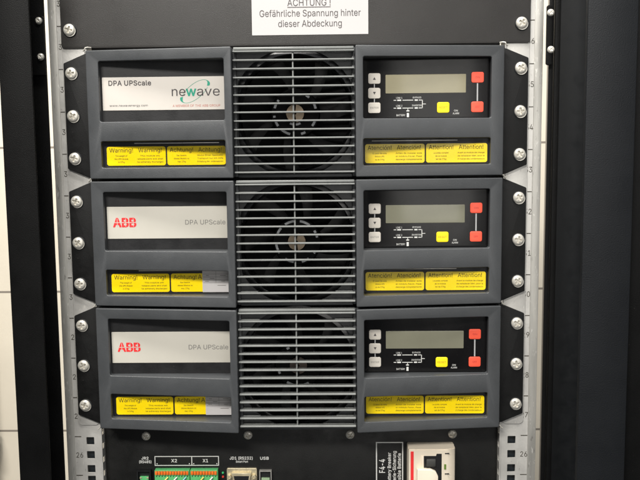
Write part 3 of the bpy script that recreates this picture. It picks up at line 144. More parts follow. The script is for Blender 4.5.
BOLD_DATA = 'A:479:7,-15 86,-17 96,-13 146,124 151,125 331,125 381,-10 391,-17 461,-17 471,-15 477,-10 480,0 477,10 292,515 281,525 201,526 191,523 185,515 0,5 0,-5/181,217 236,391 241,388 298,220 291,216;B:456:51,-15 60,-17 245,-17 285,-15 320,-9 375,16 397,35 416,60 425,81 433,110 435,140 428,185 404,230 390,246 361,265 363,270 382,285 403,315 414,350 413,400 406,425 392,455 360,490 335,507 305,518 275,524 240,526 60,526 50,523 44,515 43,0 46,-10/145,74 142,80 142,210 145,214 245,214 285,208 310,195 320,185 333,165 337,150 336,120 325,101 305,85 280,77 245,74/145,302 142,305 142,430 145,435 265,432 288,425 300,417 310,405 317,385 317,355 309,335 290,317 270,307 240,302;D:502:51,-15 60,-17 220,-17 270,-14 315,-3 360,17 395,41 425,74 445,107 466,155 475,205 479,255 474,310 465,355 447,400 426,435 395,468 360,493 315,512 275,522 225,526 60,526 50,523 45,517 43,505 43,0 46,-10/145,74 142,80 142,430 145,435 220,435 255,432 285,425 315,410 348,380 363,355 373,325 380,290 380,220 374,185 363,155 348,130 330,111 310,96 285,85 250,77;E:418:51,-15 60,-17 375,-17 389,-10 392,0 392,60 380,73 145,74 142,80 143,210 355,212 365,216 372,230 371,290 360,302 145,303 142,305 142,430 145,435 380,437 388,445 389,455 389,510 380,524 60,526 50,523 45,517 43,505 43,0 46,-10;F:410:51,-15 125,-17 135,-13 140,-7 142,200 145,204 345,204 355,207 362,215 363,280 357,290 350,294 144,295 142,300 142,430 145,435 150,435 375,436 385,445 386,455 386,510 382,520 375,525 60,526 50,523 45,517 43,505 43,0 46,-10;I:300:22,-15 31,-17 271,-17 281,-12 285,-5 286,55 281,69 271,74 200,75 200,430 201,434 206,435 271,435 281,440 286,450 286,510 276,524 31,526 21,523 15,515 14,450 19,440 31,435 96,435 101,430 100,75 31,74 21,71 16,66 14,0 17,-10;L:393:51,-15 60,-17 360,-17 370,-14 377,-5 378,60 371,70 365,73 143,75 142,510 137,520 125,526 55,525 48,520 43,510 43,0 46,-10;M:628:51,-15 125,-17 135,-10 138,-5 140,323 270,-5 278,-15 290,-17 345,-17 356,-10 485,322 488,-5 495,-15 505,-17 570,-17 580,-12 585,0 585,505 580,521 570,526 480,526 470,525 463,520 337,195 315,131 165,519 150,526 60,526 48,520 43,505 43,0 46,-10;N:523:51,-15 125,-17 135,-13 141,-5 141,340 142,350 145,352 188,280 375,-12 385,-17 460,-17 470,-15 477,-10 480,0 480,505 475,521 465,526 400,526 390,524 383,515 380,155 148,520 135,526 60,526 48,520 43,505 43,0 46,-10;O:533:241,-22 265,-24 310,-20 350,-10 390,9 428,38 455,68 477,103 495,148 506,198 510,253 507,308 496,358 480,398 455,439 425,472 390,500 355,516 315,528 270,533 220,528 180,517 145,501 110,473 80,441 55,401 37,358 27,308 23,253 28,198 36,153 54,108 79,68 106,38 140,11 180,-9/235,73 195,89 175,104 155,128 140,152 130,178 123,213 120,253 123,293 130,328 140,356 157,383 175,405 195,420 240,436 265,439 290,436 315,431 340,418 360,402 375,385 392,358 403,328 411,293 411,213 403,178 391,148 376,123 356,103 320,80 295,73 265,70;P:444:51,-15 125,-17 135,-13 140,-7 142,165 145,169 270,171 310,179 340,192 365,209 386,230 404,255 424,315 426,350 422,385 406,435 390,460 365,485 340,502 305,516 235,526 60,526 50,523 45,517 43,505 43,0 46,-10/145,259 142,265 142,430 145,435 255,434 290,423 310,406 319,390 326,365 326,330 317,300 300,279 275,265 255,261;R:449:51,-15 125,-17 135,-13 140,-7 142,175 145,181 236,180 336,-5 344,-15 430,-17 442,-10 445,0 442,10 339,200 385,236 403,260 417,290 424,320 426,350 418,410 405,440 385,469 340,504 305,517 235,526 60,526 50,523 45,517 43,505 43,0 46,-10/145,272 142,275 142,430 145,435 255,434 290,424 314,405 327,370 327,335 320,310 303,290 275,276 255,273;S:446:185,-24 223,-26 263,-24 303,-15 358,11 382,31 401,56 415,81 423,111 424,161 418,186 410,206 399,221 369,251 318,280 178,323 153,337 136,356 134,386 138,401 150,416 178,434 223,442 273,433 293,422 315,396 323,368 333,361 403,361 413,366 418,381 415,406 406,431 392,456 373,479 348,499 323,513 293,524 263,530 228,533 188,530 158,524 108,501 82,481 60,456 46,431 37,401 35,371 40,336 51,306 75,276 103,254 138,237 288,190 313,174 326,156 327,126 321,111 305,91 278,75 228,66 188,70 158,81 148,88 131,106 118,146 108,153 38,154 24,146 21,136 25,106 35,76 49,51 68,29 93,8 123,-7 153,-18;T:448:185,-15 257,-17 267,-13 273,-5 274,430 277,435 417,435 427,439 434,450 434,510 429,520 422,525 32,526 22,523 16,515 15,450 22,438 32,435 172,435 176,430 176,0 179,-10;U:517:217,-23 260,-25 300,-23 335,-15 370,0 400,19 425,42 448,72 460,99 471,137 474,172 474,507 472,517 465,524 390,526 378,517 374,157 362,122 337,92 305,76 280,70 260,69 235,70 215,75 180,93 165,107 155,122 143,157 139,517 130,525 120,526 60,526 50,523 45,517 43,172 46,137 55,102 70,72 88,47 115,20 150,-2 180,-14;V:479:195,-15 276,-17 286,-15 292,-10 478,500 479,515 471,524 391,526 379,515 241,114 100,515 91,524 81,526 12,525 0,515 1,500 188,-5;W:686:146,-15 231,-17 244,-10 341,346 346,338 441,-10 446,-15 456,-17 531,-17 541,-13 546,-5 687,505 683,520 671,526 601,526 591,521 587,515 491,145 397,510 391,522 381,526 306,526 296,523 290,515 196,157 191,150 98,515 91,523 81,526 16,526 4,520 -1,510 1,500 139,-5;X:474:9,-15 88,-17 103,-12 238,181 270,130 373,-15 453,-17 468,-12 473,0 469,10 298,260 298,265 461,500 463,510 458,521 443,526 373,526 363,522 274,395 238,339 113,523 103,526 28,526 16,520 12,510 14,500 180,260 5,10 2,-5;Y:472:195,-15 266,-17 276,-15 282,-10 285,0 286,205 470,500 471,515 461,525 381,526 369,520 236,302 101,522 91,526 16,526 6,523 0,515 1,500 185,205 186,0 189,-10;a:389:133,-24 160,-26 200,-21 224,-14 255,5 265,-12 275,-17 340,-17 350,-10 354,-4 354,251 347,301 335,331 313,361 280,383 260,391 225,399 190,401 150,397 110,385 85,372 55,346 36,321 25,296 25,286 33,276 100,257 111,261 123,281 140,298 155,306 180,313 210,313 230,307 246,296 255,281 259,256 255,249 120,227 85,216 55,199 41,186 30,171 20,151 13,111 15,81 22,56 33,36 49,16 70,-1 110,-19/145,65 121,76 111,91 110,116 120,132 140,143 155,147 255,164 258,161 259,136 255,116 245,97 231,81 205,67 190,64 170,62;b:424:200,-23 228,-25 263,-23 293,-13 323,2 343,18 369,47 387,82 405,147 405,227 397,267 384,302 366,332 323,374 293,390 258,399 203,400 163,388 133,366 129,517 123,523 113,526 48,525 38,518 36,507 36,-3 42,-13 48,-16 113,-17 127,-8 129,7 133,11 163,-11/198,67 183,72 162,87 141,122 131,167 134,232 148,272 170,297 183,305 203,311 238,311 269,297 283,285 293,270 306,237 309,217 310,162 298,120 282,92 268,80 253,70 238,66;c:396:180,-23 209,-25 249,-21 279,-12 304,0 334,22 354,46 365,62 380,102 376,112 369,118 299,133 291,127 277,97 259,79 244,70 209,63 169,71 144,90 132,107 123,127 115,162 113,187 115,212 124,253 141,282 157,297 189,311 209,313 239,308 265,292 280,272 289,252 299,245 369,262 378,272 378,282 363,317 344,344 329,359 284,386 229,401 174,399 139,390 109,375 84,356 58,327 40,297 27,262 20,227 17,182 27,112 41,77 59,47 82,22 109,1 139,-13;e:404:183,-23 214,-25 259,-21 289,-12 309,-1 349,30 372,62 382,87 379,100 369,107 304,122 294,117 279,91 255,72 224,64 194,65 157,77 135,97 126,112 118,132 116,147 119,152 369,152 379,154 387,162 387,227 382,257 373,287 359,317 332,352 309,371 269,391 229,400 169,399 139,390 105,372 79,352 58,327 40,297 19,227 17,182 27,112 41,77 59,47 81,22 109,1 139,-13/119,239 117,242 124,262 144,290 169,307 204,313 239,307 254,299 276,272 288,242 279,238;f:253:72,-15 141,-17 151,-14 158,-5 159,305 161,310 231,310 241,317 245,330 245,380 241,390 231,396 161,396 160,430 165,445 176,454 201,457 226,451 236,454 241,459 260,520 256,531 241,540 201,547 166,546 131,536 113,525 86,500 71,475 65,455 64,400 61,396 1,395 -10,385 -11,325 -6,315 6,310 61,310 64,305 64,0 67,-10;g:425:176,-166 239,-166 299,-151 324,-137 346,-121 364,-99 379,-71 387,-41 389,-6 389,379 385,389 379,394 309,396 297,384 294,364 259,389 219,400 164,399 134,391 102,374 74,350 57,329 42,304 27,269 19,229 17,189 19,154 26,119 42,79 58,54 79,30 104,12 134,-3 164,-10 194,-12 239,-7 259,1 289,20 293,19 292,-26 284,-46 269,-63 234,-78 189,-79 159,-72 139,-59 114,-31 104,-24 94,-26 36,-61 34,-72 44,-92 84,-134 129,-156/184,78 154,90 132,114 120,144 115,169 116,219 131,269 154,297 184,311 224,311 243,304 264,289 283,259 294,214 291,149 277,114 254,89 224,78;h:410:44,-15 113,-17 123,-15 128,-9 131,0 131,225 135,260 142,275 159,295 183,308 208,312 228,310 248,302 269,280 276,260 279,230 279,0 282,-10 293,-17 358,-17 368,-13 373,-5 374,240 367,300 358,325 338,354 308,380 283,392 253,400 193,398 168,390 133,368 131,375 131,510 126,520 118,525 48,525 41,520 36,510 36,0 39,-10;i:166:45,-15 116,-17 126,-12 130,-5 131,380 126,391 116,396 51,396 41,391 36,380 36,0 39,-10/61,430 81,426 101,428 121,439 136,455 142,470 141,500 129,520 111,534 86,541 66,538 44,525 31,510 24,485 27,465 41,444;k:380:44,-15 113,-17 128,-10 131,0 131,130 153,152 283,-13 293,-17 373,-17 383,-13 388,-5 385,10 224,215 370,365 377,375 376,385 363,396 278,395 133,249 131,255 131,510 126,520 118,525 48,525 41,520 36,510 36,0 39,-10;l:189:108,-17 153,-19 178,-16 193,-9 198,3 183,64 173,71 138,70 131,83 130,513 118,525 53,526 43,523 36,508 38,58 47,28 62,8 83,-7;m:610:44,-15 113,-17 123,-15 128,-9 131,0 132,255 141,280 153,296 173,308 198,313 232,305 248,290 255,275 257,0 263,-13 273,-17 333,-17 343,-15 349,-10 352,0 353,260 362,285 376,300 393,310 418,313 438,311 458,302 469,290 476,275 479,250 480,-5 483,-11 493,-17 558,-17 568,-13 574,0 574,260 567,310 556,335 543,355 523,375 503,388 458,402 413,402 378,392 353,379 318,349 298,374 278,388 248,400 218,403 183,399 163,391 133,371 125,390 116,395 53,396 43,393 36,380 36,0 39,-10;n:410:44,-15 113,-17 123,-15 128,-9 131,0 131,225 135,260 142,275 159,295 183,308 208,312 228,310 248,302 269,280 276,260 279,230 279,0 282,-10 288,-15 298,-17 358,-17 371,-10 374,0 374,240 371,275 367,300 355,330 327,365 303,384 253,400 198,399 168,390 133,368 130,370 125,390 113,396 53,396 43,393 38,387 36,375 36,0 39,-10;o:415:180,-23 209,-25 244,-22 277,-13 309,3 334,22 359,52 374,77 386,107 396,147 396,227 386,267 375,297 359,324 336,352 309,373 279,389 244,399 204,401 169,398 139,390 105,372 80,352 59,329 43,302 29,267 20,227 17,182 27,112 41,77 59,47 82,22 109,1 139,-13/184,67 169,71 152,82 135,102 124,122 115,167 115,212 124,252 141,282 154,295 169,305 189,311 224,311 244,306 259,296 284,267 297,232 301,212 301,162 297,142 284,107 259,80 244,71 224,65 204,63;r:259:44,-15 113,-17 123,-15 128,-9 131,0 131,235 134,260 148,285 168,300 208,309 243,305 255,310 260,320 260,385 255,395 248,400 188,400 163,392 133,373 130,375 125,390 113,396 48,395 37,385 36,0 39,-10;s:365:147,-23 211,-24 241,-18 270,-8 308,17 326,37 338,57 346,82 348,107 344,137 334,162 316,184 296,201 266,216 156,246 136,255 127,267 128,287 141,303 156,311 186,316 206,314 231,303 241,292 254,267 266,260 326,273 336,278 341,292 334,312 311,351 280,377 236,396 211,400 161,400 131,394 106,385 83,372 52,342 40,322 32,297 30,272 34,242 44,217 61,195 84,177 111,164 231,130 243,122 249,112 248,92 236,77 206,65 181,62 149,67 131,76 118,92 107,117 96,124 31,110 21,103 19,92 26,64 37,42 61,15 84,-3 105,-13;t:227:143,-19 171,-21 201,-19 221,-13 229,-4 229,6 216,63 206,70 171,67 151,71 145,81 143,101 143,306 146,310 206,310 216,315 221,326 221,381 216,391 206,396 145,396 143,401 143,471 136,484 126,488 61,488 52,481 48,471 47,396 6,396 -5,391 -11,381 -11,326 -7,316 1,311 41,310 48,306 48,91 51,61 61,36 81,8 101,-6;u:410:155,-20 183,-22 213,-19 243,-9 278,13 283,-8 293,-16 358,-17 371,-10 374,0 374,380 370,390 363,395 293,396 280,385 277,130 268,105 253,85 228,71 203,67 178,70 163,76 151,85 140,100 133,120 130,385 123,393 113,396 48,395 37,385 36,135 37,105 44,75 54,50 86,10 128,-14;w:567:129,-15 198,-17 213,-10 283,238 354,-10 368,-17 428,-17 438,-14 445,-5 560,370 562,380 558,390 543,396 478,396 467,390 398,147 333,380 323,394 253,396 238,389 173,157 168,149 100,390 83,396 23,396 11,390 6,380 8,370 122,-5;y:389:61,-160 112,-161 147,-151 177,-131 203,-100 220,-65 386,370 387,385 377,395 302,396 292,390 197,130 192,127 97,389 87,396 17,396 7,393 2,387 2,370 144,0 129,-45 112,-67 97,-73 57,-69 45,-80 31,-135 31,-145 41,-155;1:453:67,-15 76,-17 391,-17 401,-13 407,-5 408,55 401,68 391,72 296,72 293,75 293,510 288,520 281,525 191,525 71,435 69,355 75,345 81,342 96,345 191,414 195,410 195,80 191,72 76,72 66,69 59,55 59,0 62,-10;2:453:55,-15 64,-17 389,-17 399,-13 404,-7 406,60 394,73 192,75 305,195 347,245 378,290 393,330 398,375 396,400 387,430 374,455 359,475 339,495 314,512 284,524 229,533 164,524 134,511 111,495 89,475 71,450 59,424 51,390 49,360 54,350 59,346 134,347 143,355 148,390 161,415 184,434 219,442 254,438 279,425 298,400 303,370 296,335 269,294 49,55 47,0 50,-10;3:453:184,-22 219,-24 254,-22 314,-4 343,13 366,33 384,57 399,83 407,118 410,143 408,173 399,203 384,232 364,257 339,278 314,292 260,308 387,453 389,508 386,518 379,524 69,526 59,522 54,513 53,448 64,436 252,433 143,308 140,298 141,243 144,237 154,231 204,231 249,225 269,217 289,203 301,188 311,158 311,128 299,101 281,83 254,72 234,68 199,68 169,76 149,88 133,108 124,139 114,148 39,148 32,143 27,133 32,98 41,73 55,48 74,28 99,7 124,-5;4:453:274,-15 285,-17 352,-15 357,-10 360,0 360,86 415,88 425,93 430,105 430,165 425,175 415,180 360,180 360,320 355,330 345,335 280,335 267,325 263,180 139,180 326,500 328,510 325,518 320,523 310,526 245,526 234,520 23,160 24,100 35,89 260,88 265,85 265,0 268,-10;5:453:189,-22 225,-24 285,-14 315,-1 345,21 381,63 398,98 405,133 407,188 401,218 385,258 356,298 320,326 280,344 230,351 190,347 160,336 155,337 167,433 365,435 375,438 383,448 383,508 380,518 370,525 95,526 85,522 80,513 50,253 53,243 65,236 130,229 160,247 185,256 215,260 235,258 265,248 280,236 299,213 308,183 309,143 300,113 275,85 240,68 195,70 170,82 150,101 137,138 125,147 60,147 50,144 45,138 43,128 46,103 54,78 67,53 85,31 130,-3 160,-15;6:453:201,-22 224,-24 264,-20 314,-3 339,14 364,38 382,63 395,93 404,123 406,158 403,193 385,248 368,273 347,293 319,312 269,328 224,331 222,333 338,503 336,518 324,526 249,526 239,520 96,308 64,245 49,193 47,163 50,123 68,68 85,43 108,18 134,0 164,-14/209,67 174,84 154,108 143,138 143,178 155,208 179,235 209,247 244,247 279,230 299,204 308,178 309,138 299,108 278,83 244,67;8:453:190,-22 227,-24 262,-22 292,-16 327,-3 372,28 389,48 407,78 415,108 418,133 416,158 402,202 377,240 343,268 356,278 373,298 388,323 395,348 399,383 389,433 360,478 337,499 289,523 257,531 227,533 192,530 162,523 117,501 92,479 75,458 63,433 56,403 53,378 57,348 64,323 82,294 97,277 109,268 74,238 50,203 36,158 38,103 46,78 59,53 77,32 98,13 132,-6 157,-15/202,68 177,74 162,83 149,93 139,108 132,138 134,153 144,178 163,198 192,214 242,217 273,208 301,188 313,168 320,138 313,108 302,93 277,75 247,67/212,308 182,317 160,338 151,363 153,398 167,422 187,435 212,442 252,439 277,428 295,408 301,388 299,353 287,332 267,316 242,308;!:196:79,-19 112,-20 129,-14 150,6 159,26 159,56 153,71 132,93 112,102 82,102 67,95 46,76 37,56 36,36 42,11 62,-11/57,146 67,143 127,143 138,146 145,156 149,506 147,516 137,525 62,526 51,521 46,511 50,161;(:273:168,-111 239,-113 249,-106 253,-96 205,19 184,84 172,149 168,204 173,274 186,349 220,459 252,534 249,549 239,556 174,556 160,544 130,484 103,409 77,284 72,204 75,154 83,99 95,49 112,-1 136,-56;):273:28,-111 97,-113 111,-106 140,-51 176,44 190,99 199,154 200,244 190,324 180,369 159,444 143,484 112,546 107,552 97,556 32,555 24,549 20,539 53,459 78,384 95,309 105,209 101,149 90,89 68,19 21,-91 21,-101;-:453:105,173 114,171 339,171 349,176 353,183 353,248 349,256 339,261 109,260 100,253 97,243 97,188 100,178;J:396:164,-22 188,-24 228,-19 273,-2 303,19 332,53 348,93 353,148 353,508 350,518 343,524 268,526 256,513 255,148 252,118 237,88 223,77 203,69 183,67 148,76 133,87 122,103 117,123 115,173 108,186 98,190 33,190 23,187 17,178 16,143 21,98 38,53 63,21 98,-4 138,-18; :187:'
HEAVY_DATA = 'A:479:11,-30 86,-30 106,-21 113,-10 156,110 161,112 321,112 367,-10 376,-23 391,-30 466,-30 480,-25 489,-15 493,-5 491,10 304,520 290,535 276,539 196,539 181,532 173,520 -12,10 -14,-5 -10,-15 -1,-25/201,229 199,235 236,347 241,344 280,230;B:456:55,-30 250,-30 285,-28 325,-21 355,-10 385,7 410,30 428,55 439,80 445,105 448,135 446,165 439,195 426,220 413,240 386,265 385,270 410,301 421,325 427,355 425,405 418,430 405,460 374,495 345,516 310,530 275,537 240,539 60,539 45,535 35,525 30,510 30,0 37,-20/155,89 155,201 245,201 280,196 305,182 321,160 325,140 322,120 310,103 295,95 245,87 160,87/155,315 155,421 235,422 265,419 285,412 300,395 306,370 304,355 292,335 275,323 235,315'
# ------------------------------------------------------------------ helpers
def link(name, me, m, parent=None, loc=(0,0,0)):
    o = bpy.data.objects.new(name, me); C.objects.link(o)
    if m and not me.materials: me.materials.append(m)
    o.parent = parent; o.location = [c*S for c in loc]
    return o
def smooth(me, angle=40):
    for p in me.polygons: p.use_smooth = True
    try: me.set_sharp_from_angle(angle=math.radians(angle))
    except Exception: pass
def bm_mesh(name, bm, sm=True):
    me = bpy.data.meshes.new(name)
    bmesh.ops.recalc_face_normals(bm, faces=bm.faces)
    for v in bm.verts: v.co *= S
    bm.to_mesh(me); bm.free()
    if sm: smooth(me)
    return me
def bx(bm, x0, x1, y0, y1, z0, z1, bev=0.0, seg=2):
    r = bmesh.ops.create_cube(bm, size=1)
    for v in r['verts']:
        v.co = Vector(((x0+x1)/2+v.co.x*(x1-x0), (y0+y1)/2+v.co.y*(y1-y0), (z0+z1)/2+v.co.z*(z1-z0)))
    if bev:
        es = list({e for v in r['verts'] for e in v.link_edges})
        bmesh.ops.bevel(bm, geom=es, offset=bev, segments=seg, affect='EDGES', profile=0.5)
def box(name, x0, x1, y0, y1, z0, z1, m, parent, bev=0.3, loc=(0,0,0)):
    bm = bmesh.new(); bx(bm, x0, x1, y0, y1, z0, z1, bev)
    return link(name, bm_mesh(name, bm), m, parent, loc)
def lathe(bm, prof, c=(0,0,0), seg=48):
    """profile (radius, y) turned round the Y axis through c"""
    rings = []
    for r, y in prof:
        if r < 1e-6: rings.append([bm.verts.new((c[0], c[1]+y, c[2]))])
        else: rings.append([bm.verts.new((c[0]+r*math.cos(2*PI*i/seg), c[1]+y, c[2]+r*math.sin(2*PI*i/seg))) for i in range(seg)])
    for a, b in zip(rings, rings[1:]):
        for i in range(seg):
            j = (i+1) % seg
            vs = [a[i % len(a)], a[j % len(a)], b[j % len(b)], b[i % len(b)]]
            u = []
            for v in vs:
                if v not in u: u.append(v)
            if len(u) > 2:
                try: bm.faces.new(u)
                except ValueError: pass
def tube(bm, pts, r, seg=8):
    pts = [Vector(p) for p in pts]; rings = []
    for i, p in enumerate(pts):
        d = (pts[min(i+1, len(pts)-1)]-pts[max(i-1, 0)]).normalized()
        a = d.cross(Vector((0,1,0.01))).normalized(); b = d.cross(a)
        rings.append([bm.verts.new(p+a*r*math.cos(2*PI*k/seg)+b*r*math.sin(2*PI*k/seg)) for k in range(seg)])
    for A, B in zip(rings, rings[1:]):
        for k in range(seg): bm.faces.new([A[k], A[(k+1)%seg], B[(k+1)%seg], B[k]])
    bm.faces.new(rings[0]); bm.faces.new(rings[-1])
def rrect(x0, x1, z0, z1, r, n=5):
    if r <= 0: return [(x0,z0),(x1,z0),(x1,z1),(x0,z1)]
    out = []
    for cx, cz, a in ((x1-r,z0+r,-90),(x1-r,z1-r,0),(x0+r,z1-r,90),(x0+r,z0+r,180)):
        for i in range(n+1):
            t = math.radians(a+90*i/n); out.append((cx+r*math.cos(t), cz+r*math.sin(t)))
    return out
def circle(r, cx=0, cz=0, n=72): return [(cx+r*math.cos(2*PI*i/n), cz+r*math.sin(2*PI*i/n)) for i in range(n)]
def plate_mesh(name, loops, y0, y1, bev=0.0, warp=None, cuts=None):
    """outline + holes (lists of x,z in mm) as a plate from y0 (front) to y1 (back)"""
    cu = bpy.data.curves.new(name, 'CURVE'); cu.dimensions = '2D'; cu.fill_mode = 'BOTH'
    T = (y1-y0)
    cu.extrude = max(0.0, T/2-bev); cu.bevel_depth = bev; cu.bevel_resolution = 2; cu.offset = -bev
    for lp in loops:
        sp = cu.splines.new('POLY'); sp.points.add(len(lp)-1); sp.use_cyclic_u = True
        for p, (x, z) in zip(sp.points, lp): p.co = (x, z, 0, 1)
    ob = bpy.data.objects.new(name, cu); C.objects.link(ob)
    bpy.context.view_layer.update()
    me = bpy.data.meshes.new_from_object(ob, depsgraph=bpy.context.evaluated_depsgraph_get())
    bpy.data.objects.remove(ob); bpy.data.curves.remove(cu)
    bm = bmesh.new(); bm.from_mesh(me); bpy.data.meshes.remove(me)
    bmesh.ops.remove_doubles(bm, verts=bm.verts, dist=0.01)
    for v in bm.verts:
        x, z, d = v.co.x, v.co.y, v.co.z          # local z -> depth, + is front
        v.co = Vector((x, (y0+y1)/2-d, z))
    if warp:
        for v in bm.verts: v.co.y += warp(v.co.x, v.co.y)
    return bm_mesh(name, bm)
def plate(name, loops, y0, y1, m, parent, bev=0.0, warp=None, loc=(0,0,0)):
    return link(name, plate_mesh(name, loops, y0, y1, bev, warp), m, parent, loc)

def read_glyphs(data):
    out = {}
    for _g in data.split(';'):
        _k, _r = _g[0], _g[2:].split(':')
        out[_k] = (int(_r[0]), [[tuple(map(int, p.split(','))) for p in lp.split(' ')] for lp in _r[1].split('/') if lp])
    return out
REG, BOLD, HEAVY = read_glyphs(GLYPH_DATA), read_glyphs(BOLD_DATA), read_glyphs(HEAVY_DATA)
CAP = 509.0
def signed(l): return sum(a[0]*b[1]-b[0]*a[1] for a, b in zip(l, l[1:]+l[:1]))/2
def inside(p, l):
    c = False
    for a, b in zip(l, l[1:]+l[:1]):
        if (a[1] > p[1]) != (b[1] > p[1]) and p[0] < (b[0]-a[0])*(p[1]-a[1])/(b[1]-a[1])+a[0]: c = not c
    return c
from mathutils.geometry import tessellate_polygon
def glyph_polys(ch, bold):
    st = HEAVY if bold > 0.044 else BOLD if bold > 0.015 else REG
    adv, lps = st.get(ch) or REG.get(ch, REG[' '])
    if not lps: return adv, []
    sg = 1 if signed(max(lps, key=lambda l: abs(signed(l)))) > 0 else -1
    outer = [l for l in lps if signed(l)*sg > 0]; holes = [l for l in lps if signed(l)*sg <= 0]
    return adv+(24 if st is BOLD else 0), [[o]+[h for h in holes if inside(h[0], o)] for o in outer]
def text_mesh(body, x, z, y, h=None, wid=None, align='L', bold=0.0, rot=0.0, shear=0.0):
    """lettering as real flat geometry; h = cap height in mm, wid = full width in mm"""
    pen = 0; V = []; F = []; lift = []
    for ch in body:
        adv, polys = glyph_polys(ch, bold)
        for k, loops in enumerate(polys):
            base = len(V)
            for l in loops:
                V += [(pen+p[0], p[1]) for p in l]; lift += [0.025*k]*len(l)
            for t in tessellate_polygon([[Vector((p[0], p[1], 0)) for p in l] for l in loops]): F.append([base+q for q in t])
        pen += adv
    x0, x1 = min(v[0] for v in V), max(v[0] for v in V)
    sz = h/CAP; sx = (wid/(x1-x0)) if wid else sz
    W = (x1-x0)*sx
    off = {'L': 0, 'C': -W/2, 'R': -W}[align]
    cr, sr = math.cos(rot), math.sin(rot)
    co = []
    for (a, b), q in zip(V, lift):
        a = (a-x0)*sx+off; b = b*sz-h/2
        co.append(((x+a*cr-b*sr)*S, (y-q)*S, (z+a*sr+b*cr)*S))
    me = bpy.data.meshes.new('lettering')
    FF = []
    for f in F:
        a, b, c = (Vector(co[q]) for q in f)
        nrm = (b-a).cross(c-a)
        FF.append(f if nrm.y < 0 else f[::-1])
    me.from_pydata(co, [], FF)
    return me
def join(meshes, name='lettering'):
    bm = bmesh.new()
    for me in meshes: bm.from_mesh(me)
    out = bpy.data.meshes.new(name); bm.to_mesh(out); bm.free()
    for me in meshes: bpy.data.meshes.remove(me)
    return out
def words(name, items, m, parent):
    """items = list of kwargs for text_mesh; one mesh of lettering"""
    return link(name, join([text_mesh(**i) for i in items]), m, parent)
def T(body, x, z, y, h, wid=None, align='L', **k): return dict(body=body, x=x, z=z, y=y, h=h, wid=wid, align=align, **k)
def thing(name, label, cat, loc=(0,0,0), group=None):
    o = bpy.data.objects.new(name, None); C.objects.link(o); o.empty_display_size = 0.02
    o.location = [c*S for c in loc]; o['label'] = label; o['category'] = cat
    if group: o['group'] = group
    return o

# screw head: dome with a real cross recess
def screw_mesh(R, H, cross=0.72, cw=0.15, depth=1.3, rot=0.4, washer=True):
    bm = bmesh.new(); nr, na = 22, 72; grid = []
    for i in range(nr+1):
        t = i/nr; r = R*math.sin(t*PI/2)**0.9 if i else 0
        row = []
        for k in range(na):
            a = 2*PI*k/na; x, z = r*math.cos(a), r*math.sin(a)
            h = H*(max(0, 1-(r/R)**2.6))**0.5
            u, v = x*math.cos(rot)+z*math.sin(rot), -x*math.sin(rot)+z*math.cos(rot)
            def arm(p, q): 
                e = max(0, min(1, (cw*R-abs(q))/(0.10*R)+0.5)); g = max(0, min(1, (cross*R-abs(p))/(0.12*R)))
                return e*g
            h -= depth*max(arm(u, v), arm(v, u))
            row.append(bm.verts.new((x, -h, z))); 
            if i == 0: row = row*na; break
        grid.append(row)
    for a, b in zip(grid, grid[1:]):
        for k in range(na):
            j = (k+1) % na
            if a[k] is a[j]: bm.faces.new([a[k], b[j], b[k]])
            else: bm.faces.new([a[k], a[j], b[j], b[k]])
    lathe(bm, [(R, 0), (R, 1.0)])
    return bm_mesh('screw', bm)
SCREW = [screw_mesh(6.0, 2.3, cross=0.62, cw=0.13, depth=2.6, rot=r) for r in (0.5, 0.1, 0.95, 1.3)]
SMALL = [screw_mesh(4.9, 2.4, cross=0.68, cw=0.14, depth=2.2, rot=r) for r in (0.2, 0.9)]
RIVET = screw_mesh(3.7, 2.6, cross=0.5, cw=0.14, depth=0.6, rot=0.8)
for me in SCREW+SMALL+[RIVET]: me.materials.append(M['steel'])
wb = bmesh.new(); lathe(wb, [(0,-0.7),(6.7,-0.7),(7.2,-0.2),(7.2,0.6)]); WASH = bm_mesh('washer', wb); WASH.materials.append(M['dark'])
gb = bmesh.new(); lathe(gb, [(0,-0.4),(5.8,-0.4),(6.0,0.4)]); GLINT = bm_mesh('cage_nut', gb); GLINT.materials.append(M['steel'])
cnt = [0]
def screw(x, y, z, parent, kind='big'):
    cnt[0] += 1; k = cnt[0]
    if kind == 'big':
        s = link('screw', SCREW[(k*3) % 4], None, parent, (x, y-1.2, z))
        link('washer', WASH, None, s, (0.4, 1.0, -0.5))
        link('cage_nut', GLINT, None, s, (0.7, 0.6, -1.1))
    elif kind == 'small': s = link('screw', SMALL[k % 2], None, parent, (x, y, z))
    else: s = link('screw', RIVET, None, parent, (x, y, z))
    return s

# ================================================================== large structure
wall_o = box('wall', -2600, 2600, 800, 850, -1500, 1500, M['wall'], None, bev=0)
wall_o['kind'] = 'structure'

def post(sx, label):
    t = thing('cabinet_post', label, 'rack post', (sx*270,-10,-900))
    g = lambda z: z+900
    def b(name, x0, x1, y0, y1, z0, z1, m, bev=1.0):
        a, c = sorted((sx*x0-sx*270, sx*x1-sx*270))
        return box(name, a, c, y0+10, y1+10, g(z0), g(z1), m, t, bev)
    return t, b
# left post
t, b = post(-1, 'broad black steel cabinet post standing left of the numbered rail, pale tiled wall beyond it')
b('front_face', 253.4, 285.5, -60, -57, -900, 900, M['post'], 1.0)
b('side_return', 282.5, 285.3, -56.8, -11, -900, 900, M['post'], 0.5)
b('inner_flange', 256.8, 285.3, -10, -7, -900, 900, M['post'], 0.6)
# right post
t, b = post(1, 'narrow black cabinet post between the right numbered rail and the slate grey cabinet door')
b('inner_flange', 260.0, 264.3, -10, -7, -900, 900, M['post'], 0.5)
b('ridge', 264.9, 270.5, -13, -7, -900, 900, M['post'], 0.8)
b('back_panel', 270.7, 335, 24, 27, -900, 900, M['dark'], 0.5)
